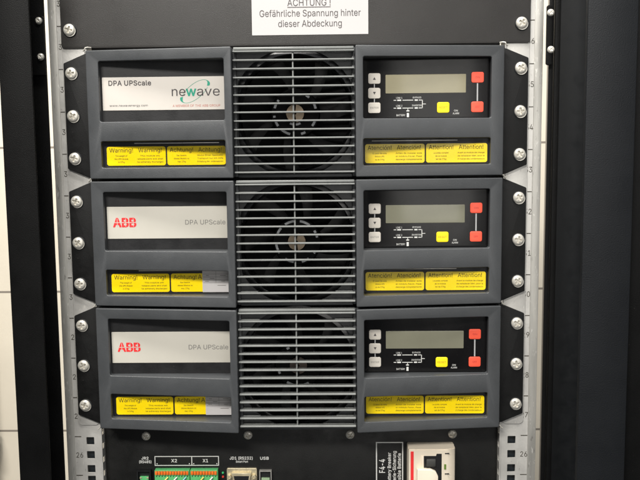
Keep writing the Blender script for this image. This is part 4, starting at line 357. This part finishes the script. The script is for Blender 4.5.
# right door: slate inner skin with a return edge
d = thing('cabinet_door', 'slate grey steel cabinet door filling the far right of the view', 'cabinet', (306,-60,-900))
def db(name, x0, x1, y0, y1, z0, z1, m, bev=1.2): return box(name, x0-306, x1-306, y0+60, y1+60, z0+900, z1+900, m, d, bev)
db('door_panel', 283.3, 331, -60, -52, -900, 900, M['door'])
db('hinge_edge', 331.5, 420, -50, -30, -900, 900, M['post'])
# grey pipe with a black clamp by the wall
pb = bmesh.new(); lathe_pts = []
tube(pb, [(0,0,-900),(0,0,0),(0,0,560)], 24, 24)
pp = link('wall_pipe', bm_mesh('wall_pipe', pb), M['pipe'], None, (-706,760,-780))
pp['label'] = 'grey vertical pipe with a dark clamp against the pale tiled wall at far left'; pp['category'] = 'pipe'
cb = bmesh.new(); bx(cb, -28, 28, -30, 28, -22, 22, 5)
link('clamp', bm_mesh('clamp', cb), M['dark'], pp, (2,0,246))

# ------------------------------------------------------------------ numbered rails
PITCH = 44.05; Z26 = -257.6
def rail(sx, label):
    t = thing('mounting_rail', label, 'rack rail', (sx*238,0,-900), 'numbered mounting rails either side of the rack')
    ox = sx*238
    def X(x): return sx*x-ox
    def R(a, b): return sorted((X(a), X(b)))
    holes = []
    k = 0
    zs = []
    for n in range(-6, 1):
        c = Z26+n*PITCH
        for dz in (15.9, 0, -15.9): zs.append(c+dz)
    zs = [z for z in zs if z < -225]
    for z in zs:
        a, c = R(225.9, 234.6)
        holes.append(rrect(a, c, z+900-4.4, z+900+4.4, 0.7, 3))
    a, c = R(218.2, 256.2)
    plate('face', [rrect(a, c, 0, 1800, 0)]+holes, 0, 2, M['zinc'], t, 0.0)
    # brushed channel along the outer edge
    a, c = R(247.4, 255.9); box('outer_channel', a, c, -1.1, -0.02, 0, 1800, M['zincdark'], t, 0.35)
    # raised mounting strip of the lower unit with a rounded top corner
    a, c = R(219.0, 242.3)
    plate('mounting_strip', [rrect(a, c, 676.6, 1600, 5, 6)], -1.2, -0.02, M['zinc'], t, 0.25)
    a, c = R(224, 237); box('cage_backing', a, c, 7, 9, 0, 690, M['hole'], t, 0)
    # side flange with slots
    a, c = R(216.9, 218.1)
    bm = bmesh.new(); bx(bm, a, c, -1.5, 0.8, 0, 1800)
    z = 0
    while z < 690:
        bx(bm, a, c, 0.8, 7, z, z+9.5); z += 15.6
    bx(bm, a, c, 0.8, 7, 690, 1800); bx(bm, a, c, 7, 20, 0, 1800)
    link('side_flange', bm_mesh('side_flange', bm, False), M['zinc'], t)
    # small bright spring tabs where the modules meet
    for zz in (179.2, 44.45, -88.9, -223.2):
        bm = bmesh.new(); u = X(216.0)
        tube(bm, [(u+sx*2.2,-9,zz+900-2.0),(u,-10,zz+900-0.4),(u-sx*0.4,-10,zz+900+1.0),(u-sx*2.4,-8.5,zz+900+1.7),(u-sx*5,-5,zz+900+1.7)], 0.75, 8)
        link('spring_tab', bm_mesh('spring_tab', bm), M['steel'], t)
    # printed scale
    items = []; bm = bmesh.new()
    for n in range(-3, 15):
        z = Z26+n*PITCH; num = 26+n
        if num > 41: break
        items.append(T(str(num), X(243.6 if sx > 0 else 242.6), z+900, -1.12 if 0 else -0.12, 5.8, 7.4, 'C'))
        zt = z+PITCH*0.475
        bxa, bxb = R(240.0, 247.2)
        bx(bm, bxa, bxb, -0.16, -0.1, zt+900-0.42, zt+900+0.42)
    ticks = bm_mesh('ticks', bm, False)
    me = join([text_mesh(**i) for i in items]+[ticks])
    link('printed_scale', me, M['ink'], t)
    return t
rail(-1, 'galvanised numbered rail left of the grey modules, a sliver of pale tiled wall outside it')
rail(1, 'galvanised numbered rail right of the grey modules, beside the dark slate cabinet door')

# black fixing brackets holding each rail to its post
def bracket(sx, z0, z1, scr, label):
    t = thing('fixing_bracket', label, 'bracket', (sx*264,-12,z0), 'black brackets at the top of the posts')
    a, c = sorted((sx*255.6-sx*264, sx*(272 if sx < 0 else 261.5)-sx*264))
    plate('bracket_plate', [rrect(a, c, 0, z1-z0, 2.2)], -3.5, -0.5, M['post'], t, 0.4)
    for x, z in scr: screw(sx*x-sx*264, -3.4, z-z0, t, 'rivet')
bracket(-1, 152.5, 212, ((260.3,207.2),(259.9,171.0)), 'black bracket with two round screws beside the top of the left rail')
bracket(1, 156.5, 216, ((259.3,208.3),(260.2,171.8)), 'black bracket with two round screws beside the top of the right rail')

# ================================================================== cover plate
cp = thing('cover_plate', 'wide dark brown-grey blank cover plate with a white warning notice, above the modules', 'cover plate', (0,-3,181))
W2 = 242.4
ol = [(-W2+3,0.2),(W2-3,0.2),(W2,3.2),(W2,140),(-W2,140),(-W2,3.2)]
holes = [rrect(s*233-6.6, s*233+6.6, z-181-6.2, z-181+6.2, 6.1, 6) for s in (-1,1) for z in (203.5,) ]
plate('panel', [rrect(-W2, W2, -0.3, 150, 3)], 0, 2.5, M['cover'], cp, 0.5)
screw(-233.2, -0.2, 199.6-181, cp); screw(233.1, -0.2, 200.6-181, cp)
box('return_flange', -212, 212, 3, 300, -2.2, 8, M['cover'], cp, 0.2)
nl = plate('warning_notice', [rrect(-43.6, 76.2, 10.6, 62, 0.3, 2)], -0.35, -0.02, M['paper'], cp)
def TT(s, x, z, h, wid, **k): return T(s, x, z-181, -0.5, h, wid, 'C', **k)
it = [TT('ACHTUNG !', 15.4, 224.0, 6.6, 44.5), TT('Gefährliche Spannung hinter', 16.4, 213.4, 6.6, 104), TT('dieser Abdeckung', 16.2, 203.0, 6.6, 65.5)]
bm = bmesh.new(); bx(bm, -6.8, 37.6, -0.55, -0.45, 219.1-181, 219.7-181)
link('lettering', join([text_mesh(**i) for i in it]+[bm_mesh('u', bm, False)]), M['greyink'], nl)

# ================================================================== power modules
XO, XI = 212.9, 62.0
HB = 65.3
def front_y(x):
    a = min(XO, max(XI, abs(x))); return -19-17*(XO-a)/(XO-XI)
def warp(x, y):            # plates are built with their front at y = -19
    if y > -14: return 0
    return (front_y(x)+19)
AX0, AX1, AZ0, AZ1 = 69.6, 199.8, -7.0, 54.2
BZ0, BZ1 = -54.0, -27.0
YB = -13.0                 # face of the inserts inside the recesses
def bezel_panel(sx, parent):
    def R(a, b): return sorted((sx*a, sx*b))
    ol = rrect(*R(XI, XO), -HB, HB, 1.2, 3)
    ha = rrect(*R(AX0, AX1), AZ0, AZ1, 1.8, 4); hb = rrect(*R(AX0, AX1), BZ0, BZ1, 1.8, 4)
    me = plate_mesh('bezel_panel', [ol, ha, hb], -19, -6, 0.8, lambda x, y: (front_y(x)+19)*max(0, min(1, (-8-y)/10.2)))
    return link('bezel_panel', me, M['bezel'], parent)
random.seed(3)

SMALLTXT = {
 'W': (('The weight of','this UPS Module','is 37kg'), ('This module will','release parts and shall','be extremely discharged')),
 'A': (('Das Gewicht','dieses Moduls ist','max. 37kg'), ('Modul Einen Spezialist','Transport nur mit Hilfe','Entladung der Kondensatoren')),
 'S': (('El peso de este','Módulo UPS','es de 37kg'), ('Antes de instalar este','el módulo Favor, Pase','descarga completamente')),
 'F': (('Le poids complet','de ce module','est de 37kg'), ('Avant le module de charge','de remplacer bien, pour la','décharge des condensateurs'))}
def sticker(parent, x0, x1, word, key, label, stop=None):
    s = plate('warning_sticker', [rrect(x0, x1, -51.9, -32.4, 2.4, 5)], YB-0.35, YB-0.02, M['yellow'], parent)
    s['label'] = label
    W = x1-x0; y = YB-0.5; big = []; small = []
    for i, fx in enumerate((0.245, 0.735)):
        cx = x0+W*fx
        if stop and cx > stop-8: 
            big.append(T('A', stop-2.5, -36.0, y, 4.6, 4.0, 'C')); continue
        big.append(T(word, cx, -36.1, y, 4.3, W*0.40, 'C'))
        for j, ln in enumerate(SMALLTXT[key][i]):
            small.append(T(ln, cx, -41.9-3.2*j, y, 1.55, min(W*(0.20 if i == 0 else 0.27)*len(ln)/13, W*0.44), 'C', bold=0.006))
    link('lettering', join([text_mesh(**q) for q in big+small]), M['ink'], s)
    return s

def arc_piece(bm, r0, r1, a0, a1, y0, y1, n=5):
    P = []
    for i in range(n+1):
        a = a0+(a1-a0)*i/n
        P.append([bm.verts.new((r*math.cos(a), y, r*math.sin(a))) for r, y in ((r0,y0),(r1,y0),(r1,y1),(r0,y1))])
    for A, B in zip(P, P[1:]):
        for k in range(4): bm.faces.new([A[k], A[(k+1)%4], B[(k+1)%4], B[k]])
    bm.faces.new(P[0]); bm.faces.new(P[-1][::-1])

MARKS = [
 [(53,10),(20,14),(-27,18),(-68,12),(-118,26),(-152,14),(-172,5),(158,14),(143,5)],
 [(108,30),(66,28),(148,18),(193,22),(28,7),(14,6),(-32,6),(-66,20),(-112,24),(-150,6)],
 [(120,8),(40,6),(-112,24),(-70,18),(200,8)]]

def fan(parent, idx):
    f = link('cooling_fan', None, None, parent) if False else None
    bm = bmesh.new()
    lathe(bm, [(66,-14),(66,-12),(62.5,-12.8),(60.2,-13.2),(59.2,-11),(58.4,-4),(58.4,18),(66,18),(66,-14)], seg=96)
    for sx in (-1,1):
        for sz in (-1,1): bx(bm, sx*49-8.5, sx*49+8.5, -8, -5, sz*50-8.5, sz*50+8.5, 1)
    f = link('fan', bm_mesh('fan', bm), M['fanring'], parent)
    bm = bmesh.new()
    nb = 7; ph = idx*0.37
    for k in range(nb):
        a0 = ph+2*PI*k/nb
        rows = []
        for i in range(9):
            r = 23+34*i/8
            row = []
            for j in range(7):
                u = j/6; a = a0+(0.62*u+0.30*(r-23)/34)
                y = -5+13*u*(0.9-0.2*(r-23)/34)+1.5*math.sin(PI*u)
                row.append(bm.verts.new((r*math.cos(a), y, r*math.sin(a))))
            rows.append(row)
        for A, B in zip(rows, rows[1:]):
            for j in range(6): bm.faces.new([A[j], A[j+1], B[j+1], B[j]])
    link('fan_blades', bm_mesh('fan_blades', bm), M['fan'], f)
    bm = bmesh.new(); lathe(bm, [(0,-7.6),(9.5,-7.6),(10,-8.6),(19,-8.6),(24.6,-8.2),(25.6,-7),(25.6,14)], seg=72)
    hb = link('hub', bm_mesh('hub', bm), M['fan'], f)
    bm = bmesh.new()
    for s in (0, PI): arc_piece(bm, 1.2, 9.2, s-PI/2+0.13, s+PI/2-0.13, -9.6, -7.7, 14)
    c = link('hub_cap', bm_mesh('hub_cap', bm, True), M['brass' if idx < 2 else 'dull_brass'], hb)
    bm = bmesh.new()
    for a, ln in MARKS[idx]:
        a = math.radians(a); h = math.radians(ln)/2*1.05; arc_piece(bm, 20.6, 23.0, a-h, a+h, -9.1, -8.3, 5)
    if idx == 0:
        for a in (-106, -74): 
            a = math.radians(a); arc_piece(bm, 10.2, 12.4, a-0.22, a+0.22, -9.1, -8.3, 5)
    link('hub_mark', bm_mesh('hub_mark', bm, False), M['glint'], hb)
    return f

def grille(parent):
    bm = bmesh.new()
    # side strips, bottom lip and round-holed rear plate
    for s in (-1,1): bx(bm, *sorted((s*58.6, s*61.8)), -23, -8, -64.6, 64.6, 0.4)
    bx(bm, -58.4, 58.4, -24, -10, -65.2, -62.2, 0.4)
    me1 = bm_mesh('g', bm)
    me2 = plate_mesh('g2', [rrect(-58.5, 58.5, -62.1, 62.1, 0)]+[[(max(-58,min(58,x)), max(-61.6,min(61.6,z))) for x, z in circle(65.5)]], -18.3, -16.6, 0)
    g = link('grille', join([me1, me2], 'grille'), M['bezel'], parent)
    for k in range(15):
        z = 60.9-8.64*k
        bm = bmesh.new()
        vs = []
        # louvre blade: thick rounded nose, thinner tail sloping a little downwards
        prof = [(-30.8,-0.4),(-30.8,0.4),(-30.1,0.95),(-28.4,1.0),(-20.8,0.35),(-20.8,-0.5),(-28.6,-0.9),(-30.0,-0.85)]
        for s in (-61.0, 60.6):
            vs.append([bm.verts.new((s, y, z+dz)) for y, dz in prof])
        n = len(prof)
        for i in range(n): bm.faces.new([vs[0][i], vs[0][(i+1)%n], vs[1][(i+1)%n], vs[1][i]])
        bm.faces.new(vs[0]); bm.faces.new(vs[1][::-1])
        if k in (0,1,2,12,13,14):     # corner webs running back to the round-holed plate
            hx = min(56, math.sqrt(66**2-z*z))
            for s in (-1,1): bx(bm, *sorted((s*58.4, s*(hx-1))), -23, -18.4, z-0.6, z+0.75+0.5*(k in (1,13)), 0.15, 1)
        link('slat', bm_mesh('slat', bm), M['grille'], g)
    box('top_bar', -60.4, 60.4, -29.4, -19.7, 62.6, 65.2, M['grille'], g, 0.5)
    box('centre_rib', -1.55, -0.05, -28.2, -18.6, -61.8, 62.4, M['grille'], g, 0.3)
    return g

def control_panel(parent, idx):
    y = YB
    p = plate('control_panel', [rrect(70.2, 199.2, -6.4, 53.6, 1.5)], y, y+4, M['membrane'], parent, 0.2)
    dsp = plate('display', [rrect(93.2, 175.2, 19.0, 37.8, 0.6, 2)], y-0.5, y-0.02, M['lcd' if idx == 0 else 'lcd2'], p, 0.1)
    bm = bmesh.new()
    def key(x, z, m, ww=12.6, hh=10.8):
        return plate('button', [rrect(x-ww/2, x+ww/2, z-hh/2, z+hh/2, 2.0, 5)], y-0.9, y-0.02, m, p, 0.35)
    k1 = key(81.8, 34.2, M['key_white']); k2 = key(81.7, 19.4, M['key_white']); k3 = key(81.7, 4.6, M['key_white'])
    for kk, s in ((k1, 1), (k2, -1)):
        z = 34.2 if s > 0 else 19.4
        bm = bmesh.new(); vs = [bm.verts.new(v) for v in ((80.3,y-1.0,z-s*1.3),(83.3,y-1.0,z-s*1.3),(81.8,y-1.0,z+s*1.5))]; bm.faces.new(vs)
        link('arrow', bm_mesh('arrow', bm, False), M['greyink'], kk)
    words('lettering', [T('ENTER', 81.7, 4.6, y-1.0, 1.9, 8.6, 'C')], M['paleink'], k3)
    r1 = key(187.0, 34.2, M['key_red']); r2 = key(187.0, 4.4, M['key_red'])
    kt = mat_cache('dark_red_ink', (176,52,46)); 
    for r, z, s in ((r1,34.2,'ON'),(r2,4.4,'OFF')): words('lettering', [T(s, 187.0, z, y-1.0, 1.8, 4.6, 'C')], kt, r)
    ky = key(152.2, 4.2, M['key_yellow']); words('lettering', [T('RESET', 152.2, 4.2, y-1.0, 2.0, 8.8, 'C')], mat_cache('olive_ink', (170,140,20)), ky)
    # connecting lines
    for a, b_, c0, c in ((81.3,82.3,24.9,28.7),(81.3,82.3,10.1,13.9),(186.3,187.7,10.2,28.4)):
        box('key_line', a, b_, y-0.3, y-0.02, c0, c, M['silkgrey'], p, 0)
    # mimic diagram
    bm = bmesh.new()
    def ln(x0, x1, z0, z1): bx(bm, x0, x1, y-0.3, y-0.02, z0, z1)
    for z in (12.0, 4.0):
        ln(101.5,104.2,z-.35,z+.35); ln(105.2,109.2,z-.7,z+.7); ln(110.5,121.5,z-.35,z+.35); ln(123.0,126.2,z-.7,z+.7); ln(127.2,131.0,z-.35,z+.35)
    ln(130.5,131.2,3.7,12.3); ln(131.2,134.4,7.7,8.3)
    ln(114.6,117.6,0.6,1.7); ln(115.0,117.2,-5.2,-1.0); ln(115.8,116.4,1.8,4.0)
    lines = bm_mesh('d', bm, False)
    tx = [T('LINE 1',107.2,14.4,y-.3,1.7,6.2,'C',bold=.01), T('BYPASS',125.4,14.6,y-.3,1.7,8.6,'C',bold=.01), T('LINE 2',107.2,6.4,y-.3,1.7,6.2,'C',bold=.01),
          T('INVERTER',125.2,6.6,y-.3,1.7,9.8,'C',bold=.01), T('BATTERY',113.4,-3.2,y-.3,1.9,9.0,'R',bold=.01), T('ON',165.2,0.9,y-.3,1.7,3.8,'C',bold=.01), T('ALARM',165.2,-1.9,y-.3,1.8,6.4,'C',bold=.01)]
    link('mimic_diagram', lines, M['silk'], p); [words('caption', [q], M['silk'], p) for q in tx]
    return p
_mc = {}
def mat_cache(n, rgb):
    if n not in _mc: _mc[n] = mat(n, srgb(*rgb), 0.6, var=0.04)
    return _mc[n]

def name_plate_newave(parent):
    y = YB
    s = plate('name_plate', [rrect(-198.4, -71.6, 4.8, 38.5, 0.5, 2)], y-0.5, y-0.02, M['white'], parent, 0.1)
    s['label'] = 'warm white name plate lettered newave in grey with a green orbit'
    yy = y-0.65
    words('lettering', [T('DPA UPScale', -191.8, 32.6, yy, 4.9, 44.2, bold=.02)], M['greyink'], s)
    words('small_print', [T('www.newavenergy.com', -191.4, 9.8, yy, 2.1, 39.6)], M['greyink'], s)
    zc = 23.6
    words('logo_word', [T('ne', -126.6, zc, yy, 9.4, 14.2, bold=-.004), T('ave', -100.6, zc, yy, 9.4, 20.6+3, bold=-.004)], M['greyink'], s)
    words('logo_letter', [T('w', -112.0, zc, yy, 9.4, 10.8, bold=.025)], M['green'], s)
    words('tag_line', [T('A MEMBER OF THE ABB GROUP', -126.0, 8.9, yy, 2.3, 49.2)], M['redtext'], s)
    # orbit: thin ellipse with two thick ends
    bm = bmesh.new(); cx, cz, A, B, th = -102.5, 23.4, 16.6, 7.2, math.radians(38)
    n = 90
    def ring(t0, t1, wf, yq):
        prev = None
        for i in range(n+1):
            t = t0+(t1-t0)*i/n; wd = wf(i/n)
            e = []
            for k in (-0.35, 0.65):
                a, b_ = (A+wd*k), (B+wd*k)
                u, v = a*math.cos(t), b_*math.sin(t)
                e.append(bm.verts.new((cx+u*math.cos(th)-v*math.sin(th), yq, cz+u*math.sin(th)+v*math.cos(th))))
            if prev: bm.faces.new([prev[0], prev[1], e[1], e[0]])
            prev = e
    f = lambda q: 0.35+2.6*math.exp(-((q-0.05)/0.13)**2)
    ring(math.radians(-32), math.radians(140), f, yy); ring(math.radians(148), math.radians(320), f, yy)
    link('logo_orbit', bm_mesh('logo_orbit', bm, False), M['green'], s)
def name_plate_abb(parent, dx=0):
    y = YB
    s = plate('name_plate', [rrect(-198.5, -71.8, 4.9, 38.5, 0.5, 2)], y-0.5, y-0.02, M['cream_label'], parent, 0.1)
    s['label'] = 'pale grey name plate with red ABB letters'
    yy = y-0.65
    words('logo', [T('A', -192.4, 22.0, yy, 8.9, 8.9, bold=.045), T('B', -183.2, 22.0, yy, 8.9, 7.4, bold=.05), T('B', -175.2, 22.0, yy, 8.9, 7.4, bold=.05)], M['redink'], s)
    bm = bmesh.new()
    bx(bm, -191.6, -168.0, yy-0.05, yy-0.03, 21.6, 22.2)
    for x in (-187.95, -179.0, -171.0): bx(bm, x-0.28, x+0.28, yy-0.08, yy-0.06, 17.8, 26.2)
    link('logo_gap', bm_mesh('logo_gap', bm, False), M['cream_label'], s)
    words('lettering', [T('DPA UPScale', -116.4, 21.8, yy, 4.9, 42.2)], M['paleink'], s)

def ears(parent):
    for sx in (-1,1):
        xo = 240.6
        ol = [(sx*x, z) for x, z in ((214,-HB),(218.5,-64.4),(xo-0.6,-55.2),(xo,-54.4),(xo,53.6),(xo-0.6,54.6),(218.5,63.6),(214,HB-0.4),(205,HB-0.4),(205,-HB))]
        if sx < 0: ol = ol[::-1]
        plate('mounting_ear', [ol], -4.5, -1.4, M['ear'], parent, 0.35)
        for dz in (PITCH*1.0, 0, -PITCH*1.0): screw(sx*232.7, -4.3, dz, parent)

def ups_module(idx, zc, label):
    t = thing('power_module', label, 'power module', (0,0,zc), 'grey rack modules stacked one above another')
    bm = bmesh.new(); bx(bm, -219, 219, 22, 420, -66.65, 66.65)
    for s in (-1,1): bx(bm, *sorted((s*66.5, s*209)), YB+0.02 if s < 0 else YB+4.2, 22, -63.5, 63.5)
    if True: bx(bm, 66.5, 209, YB+0.02, YB+4, -63.5, -12)
    link('chassis', bm_mesh('chassis', bm, False), M['chassis'], t)
    ears(t)
    for s in (-1,1): bezel_panel(s, t)
    grille(t); fan(t, idx); control_panel(t, idx)
    if idx == 0: name_plate_newave(t)
    else: name_plate_abb(t)
    stop = None if idx == 0 else -100
    sticker(t, -196.2, -134.8, 'Warning!', 'W', 'yellow sticker reading Warning!')
    sticker(t, -133.2, -72.4, 'Achtung!', 'A', 'yellow sticker reading Achtung!', stop)
    sticker(t, 72.0, 133.4, 'Atención!', 'S', 'yellow sticker reading Atención!')
    sticker(t, 134.9, 197.7, 'Attention!', 'F', 'yellow sticker reading Attention!')
    for s in (-1,1): box('strip_edge', *sorted((-s*(-1)*0+s*79, s*167)), YB-0.9, YB-0.02, -29.6, -28.6, M['zinc'], t, 0.1)
    if idx:
        s = plate('paper_label', [rrect(-99.8, -71.2, -52.4, -29.6, 0.4, 2)], YB-1.0, YB-0.6, M['paper'], t)
        s['label'] = 'white paper label with a printed grid over the end of the yellow sticker'
        bm = bmesh.new(); yy = YB-1.1
        for z in (-33.0,-36.2,-39.3,-42.4): bx(bm, -99.0, -72.0, yy, yy+0.08, z-0.16, z+0.16)
        for x in (-85.5,): bx(bm, x-0.16, x+0.16, yy, yy+0.08, -42.4, -30.2)
        for x, z, l_ in ((-96,-34.6,3),(-92,-37.8,5),(-81,-34.6,6),(-80,-40.8,4),(-97,-40.8,4),(-84,-45.2,9)): bx(bm, x, x+l_, yy, yy+0.08, z-0.3, z+0.3)
        link('printed_grid', bm_mesh('printed_grid', bm, False), M['paleink'], s)
    return t
U = 44.45
ups_module(0, 2.5*U, 'top grey power module, white newave name plate, round fan behind slats')
ups_module(1, -0.5*U, 'middle grey power module with red ABB name plate and paper-covered sticker end')
ups_module(2, -3.5*U, 'lowest grey power module with red ABB name plate, directly above the black connector panel')

# ================================================================== lower connector panel
lp = thing('connector_panel', 'black connector panel with green terminals, sockets and cream breaker, under the lowest module', 'connector panel', (0,8,-420))
def L_(z): return z+420
box('panel', -216, 216, 0, 2.5, L_(-420), L_(-224), M['lower'], lp, 0.3)
bm = bmesh.new(); bx(bm, -216, 216, 3, 300, L_(-420), L_(-226)); link('housing', bm_mesh('housing', bm, False), M['lower'], lp)
for x, z in ((-170.6,-239.1),(-57.5,-238.3),(55.0,-238.1),(167.4,-237.8)): screw(x, -0.1, L_(z), lp, 'small')
ty = -0.2
words('printed_text', [T('JR2', -172.6, L_(-264.4), ty, 3.0, 8, 'C', bold=.03), T('(RS485)', -172.4, L_(-268.6), ty, 3.0, 13.6, 'C', bold=.03),
  T('X2', -140.2, L_(-267.4), ty, 3.6, 6.4, 'C', bold=.03), T('X1', -105.4, L_(-267.4), ty, 3.6, 6.0, 'C', bold=.03),
  T('JD1 (RS232)', -65.6, L_(-264.6), ty, 3.2, 25.5, 'C', bold=.03), T('Smart Port', -64.8, L_(-268.6), ty, 2.2, 13.5, 'C', bold=.03),
  T('USB', -39.8, L_(-264.8), ty, 3.2, 9.6, 'C', bold=.03)], M['silk'], lp)
def frame(bm, x0, x1, z0, z1, t, y0, y1):
    bx(bm, x0, x1, y0, y1, z1-t, z1); bx(bm, x0, x1, y0, y1, z0, z0+t); bx(bm, x0, x0+t, y0, y1, z0+t, z1-t); bx(bm, x1-t, x1, y0, y1, z0+t, z1-t)
bm = bmesh.new(); frame(bm, -161.9, -90.4, L_(-273.2), L_(-262.2), 0.8, -0.2, -0.02); bx(bm, -121.0, -120.1, -0.2, -0.02, L_(-272.4), L_(-263.0))
for x in (-159.8,-123.8,-119.0,-93.2): bx(bm, x, x+1.0, -0.2, -0.02, L_(-271.6), L_(-270.4))
link('terminal_label', bm_mesh('terminal_label', bm, False), M['silk'], lp)
# green terminal blocks with orange levers
for x0, x1, n in ((-160.9,-122.2,12),(-121.4,-91.0,9)):
    tb = box('terminal_block', x0, x1, -7, -0.02, L_(-300), L_(-275.6), M['termgreen'], lp, 0.5)
    for i in range(n):
        a = x0+0.7+(x1-x0-1.4)*i/n; wd = (x1-x0-1.4)/n
        box('release_lever', a+0.25, a+wd-0.35, -9.2, -6.6, L_(-280.2), L_(-276.4), M['orange'], tb, 0.3)
    for i in range(n):
        a = x0+0.7+(x1-x0-1.4)*(i+0.5)/n
        box('wire_entry', a-0.55, a+0.55, -7.15, -6.9, L_(-283.2), L_(-282.2), M['dark'], tb, 0)
    bm = bmesh.new()
    cols = [(srgb(236,220,90),'yellow_wire'),(srgb(230,232,226),'white_wire'),(srgb(120,196,206),'blue_wire')]
    for q in range(3 if n == 12 else 2):
        c, nm = cols[q]
        bm = bmesh.new(); xs = x0+6+q*10; tube(bm, [(xs,-8.5,L_(-291.5)),(xs+4,-11,L_(-288)),(xs+9,-8,L_(-283))], 0.8)
        if nm not in M: M[nm] = mat(nm, c, 0.4, var=0.03)
        link('wire', bm_mesh('wire', bm), M[nm], tb)
# network socket
ns = thing if False else None
bm = bmesh.new(); frame(bm, -181.2, -165.4, L_(-296), L_(-276.6), 1.6, -5, -0.02)
nsk = link('network_socket', bm_mesh('network_socket', bm, False), M['chassis'], lp)
box('socket_well', -179.5, -167.1, -1.2, -0.05, L_(-294), L_(-278.3), M['dark'], nsk, 0)
box('green_board', -178.0, -168.6, -3.5, -1.3, L_(-294), L_(-284.2), M['termgreen'], nsk, 0.3)
for x in (-178.2,-170.6): box('contact', x, x+2.2, -4.2, -3.4, L_(-286.4), L_(-284.8), M['plated'], nsk, 0.1)
# serial port
sp_ = plate('serial_port', [rrect(-81.6, -48.2, L_(-300), L_(-275.4), 1.5)], -2.5, -0.02, M['plated'], lp, 0.4)
sh = [(-73.8,L_(-280.6)),(-56.4,L_(-280.6)),(-58.4,L_(-292)),(-71.8,L_(-292))]
plate('port_shell', [[(-76.0,L_(-279.4)),(-54.2,L_(-279.4)),(-57.0,L_(-294)),(-73.2,L_(-294))]], -6.5, -2.4, M['plated'], sp_, 0.6)
plate('port_insert', [[(-73.4,L_(-282.6)),(-56.6,L_(-282.6)),(-58.6,L_(-294)),(-71.4,L_(-294))]], -6.9, -6.3, M['dark'], sp_, 0)
for x in (-78.6,-51.4):
    bm = bmesh.new(); lathe(bm, [(0,-6.0),(1.2,-6.0),(1.4,-6.6),(2.6,-6.4),(2.8,-2.4)], (x,0,L_(-284.2)), 6)
    link('jack_post', bm_mesh('jack_post', bm, False), M['plated'], sp_)
# usb socket
bm = bmesh.new(); frame(bm, -45.4, -31.9, L_(-296), L_(-277.6), 1.0, -4.5, -0.02)
us = link('usb_socket', bm_mesh('usb_socket', bm, False), M['zincdark'], lp)
box('socket_well', -44.3, -33.0, -1.5, -0.05, L_(-295), L_(-278.7), M['dark'], us, 0)
box('socket_tongue', -43.2, -34.1, -4.0, -1.6, L_(-294), L_(-286.0), mat_cache('pale_green_plastic', (150,176,140)), us, 0.3)
for z, m in ((-281.4,'ledgreen'),(-286.0,'ledred')):
    bm = bmesh.new(); lathe(bm, [(0,-1.6),(0.8,-1.4),(1.3,-0.6),(1.3,0)], (-86.2,0,L_(z)), 16); link('status_led', bm_mesh('status_led', bm), M[m], lp)
# breaker label
bm = bmesh.new(); frame(bm, 83.4, 113.4, L_(-360), L_(-246.6), 1.2, -0.2, -0.02); bl = link('breaker_label', bm_mesh('breaker_label', bm, False), M['silk'], lp)
r90 = PI/2
words('lettering', [T('F4-4', 90.2, L_(-281.8), ty, 6.2, 15.6, rot=r90, bold=.03), T('Battery Breaker', 98.0, L_(-258.6), ty, 3.6, 36, 'R', rot=r90, bold=.035),
   T('Batterie-Sicherung', 103.6, L_(-257.0), ty, 3.6, 42, 'R', rot=r90, bold=.035), T('Fusible Batterie', 109.0, L_(-259.4), ty, 3.6, 36, 'R', rot=r90, bold=.035)], M['silk'], bl)
# breaker
cbk = thing if False else None
bm = bmesh.new()
prof = [(117.4,-0.02),(117.4,-22.5),(118.4,-23.5),(158.6,-23.5),(166.6,-18.5),(167.8,-17),(167.8,-0.02)]
lo = [bm.verts.new((x,y,L_(-340))) for x, y in prof]; hi = [bm.verts.new((x,y,L_(-246.4))) for x, y in prof]
n = len(prof)
for i in range(n): bm.faces.new([lo[i], lo[(i+1)%n], hi[(i+1)%n], hi[i]])
bm.faces.new(hi); bm.faces.new(lo[::-1])
bmesh.ops.bevel(bm, geom=[e for e in bm.edges if all(abs(v.co.z-L_(-246.4)) < .01 for v in e.verts)], offset=0.8, segments=2, affect='EDGES')
cb_ = link('circuit_breaker', bm_mesh('circuit_breaker', bm), M['breaker'], lp)
box('red_stripe', 119.4, 122.6, -23.8, -23.4, L_(-339), L_(-248.6), M['redink'], cb_, 0)
plate('switch_recess', [[(133.6,L_(-253.6)),(146.5,L_(-253.6)),(147.2,L_(-251.2)),(152.6,L_(-251.2)),(152.6,L_(-330)),(133.6,L_(-330))]], -23.75, -23.45, M['chassis'], cb_)
box('recess_edge', 130.8, 133.4, -24.4, -23.4, L_(-268.5), L_(-253.4), M['breaker'], cb_, 0.2)
box('switch_lever', 136, 146, -27.0, -23.6, L_(-264.5), L_(-256.4), mat_cache('dark_grey_lever', (58,58,56)), cb_, 1.0)
plate('lever_guard', [[(126,L_(-266.5)),(140,L_(-266.5)),(145.5,L_(-269)),(148.2,L_(-274)),(148.6,L_(-330)),(126,L_(-330))]], -29.5, -23.6, M['breaker'], cb_, 0.8)
for z in (-250.8,-273.4): box('tick', 156.0, 160.6, -23.62 if 0 else -24.0, -23.2, L_(z-0.45), L_(z+0.45), M['dark'], cb_, 0)
box('green_flag', 155.2, 157.4, -24.0, -23.2, L_(-268.4), L_(-262.8), mat_cache('olive_green_flag', (96,122,48)), cb_, 0)
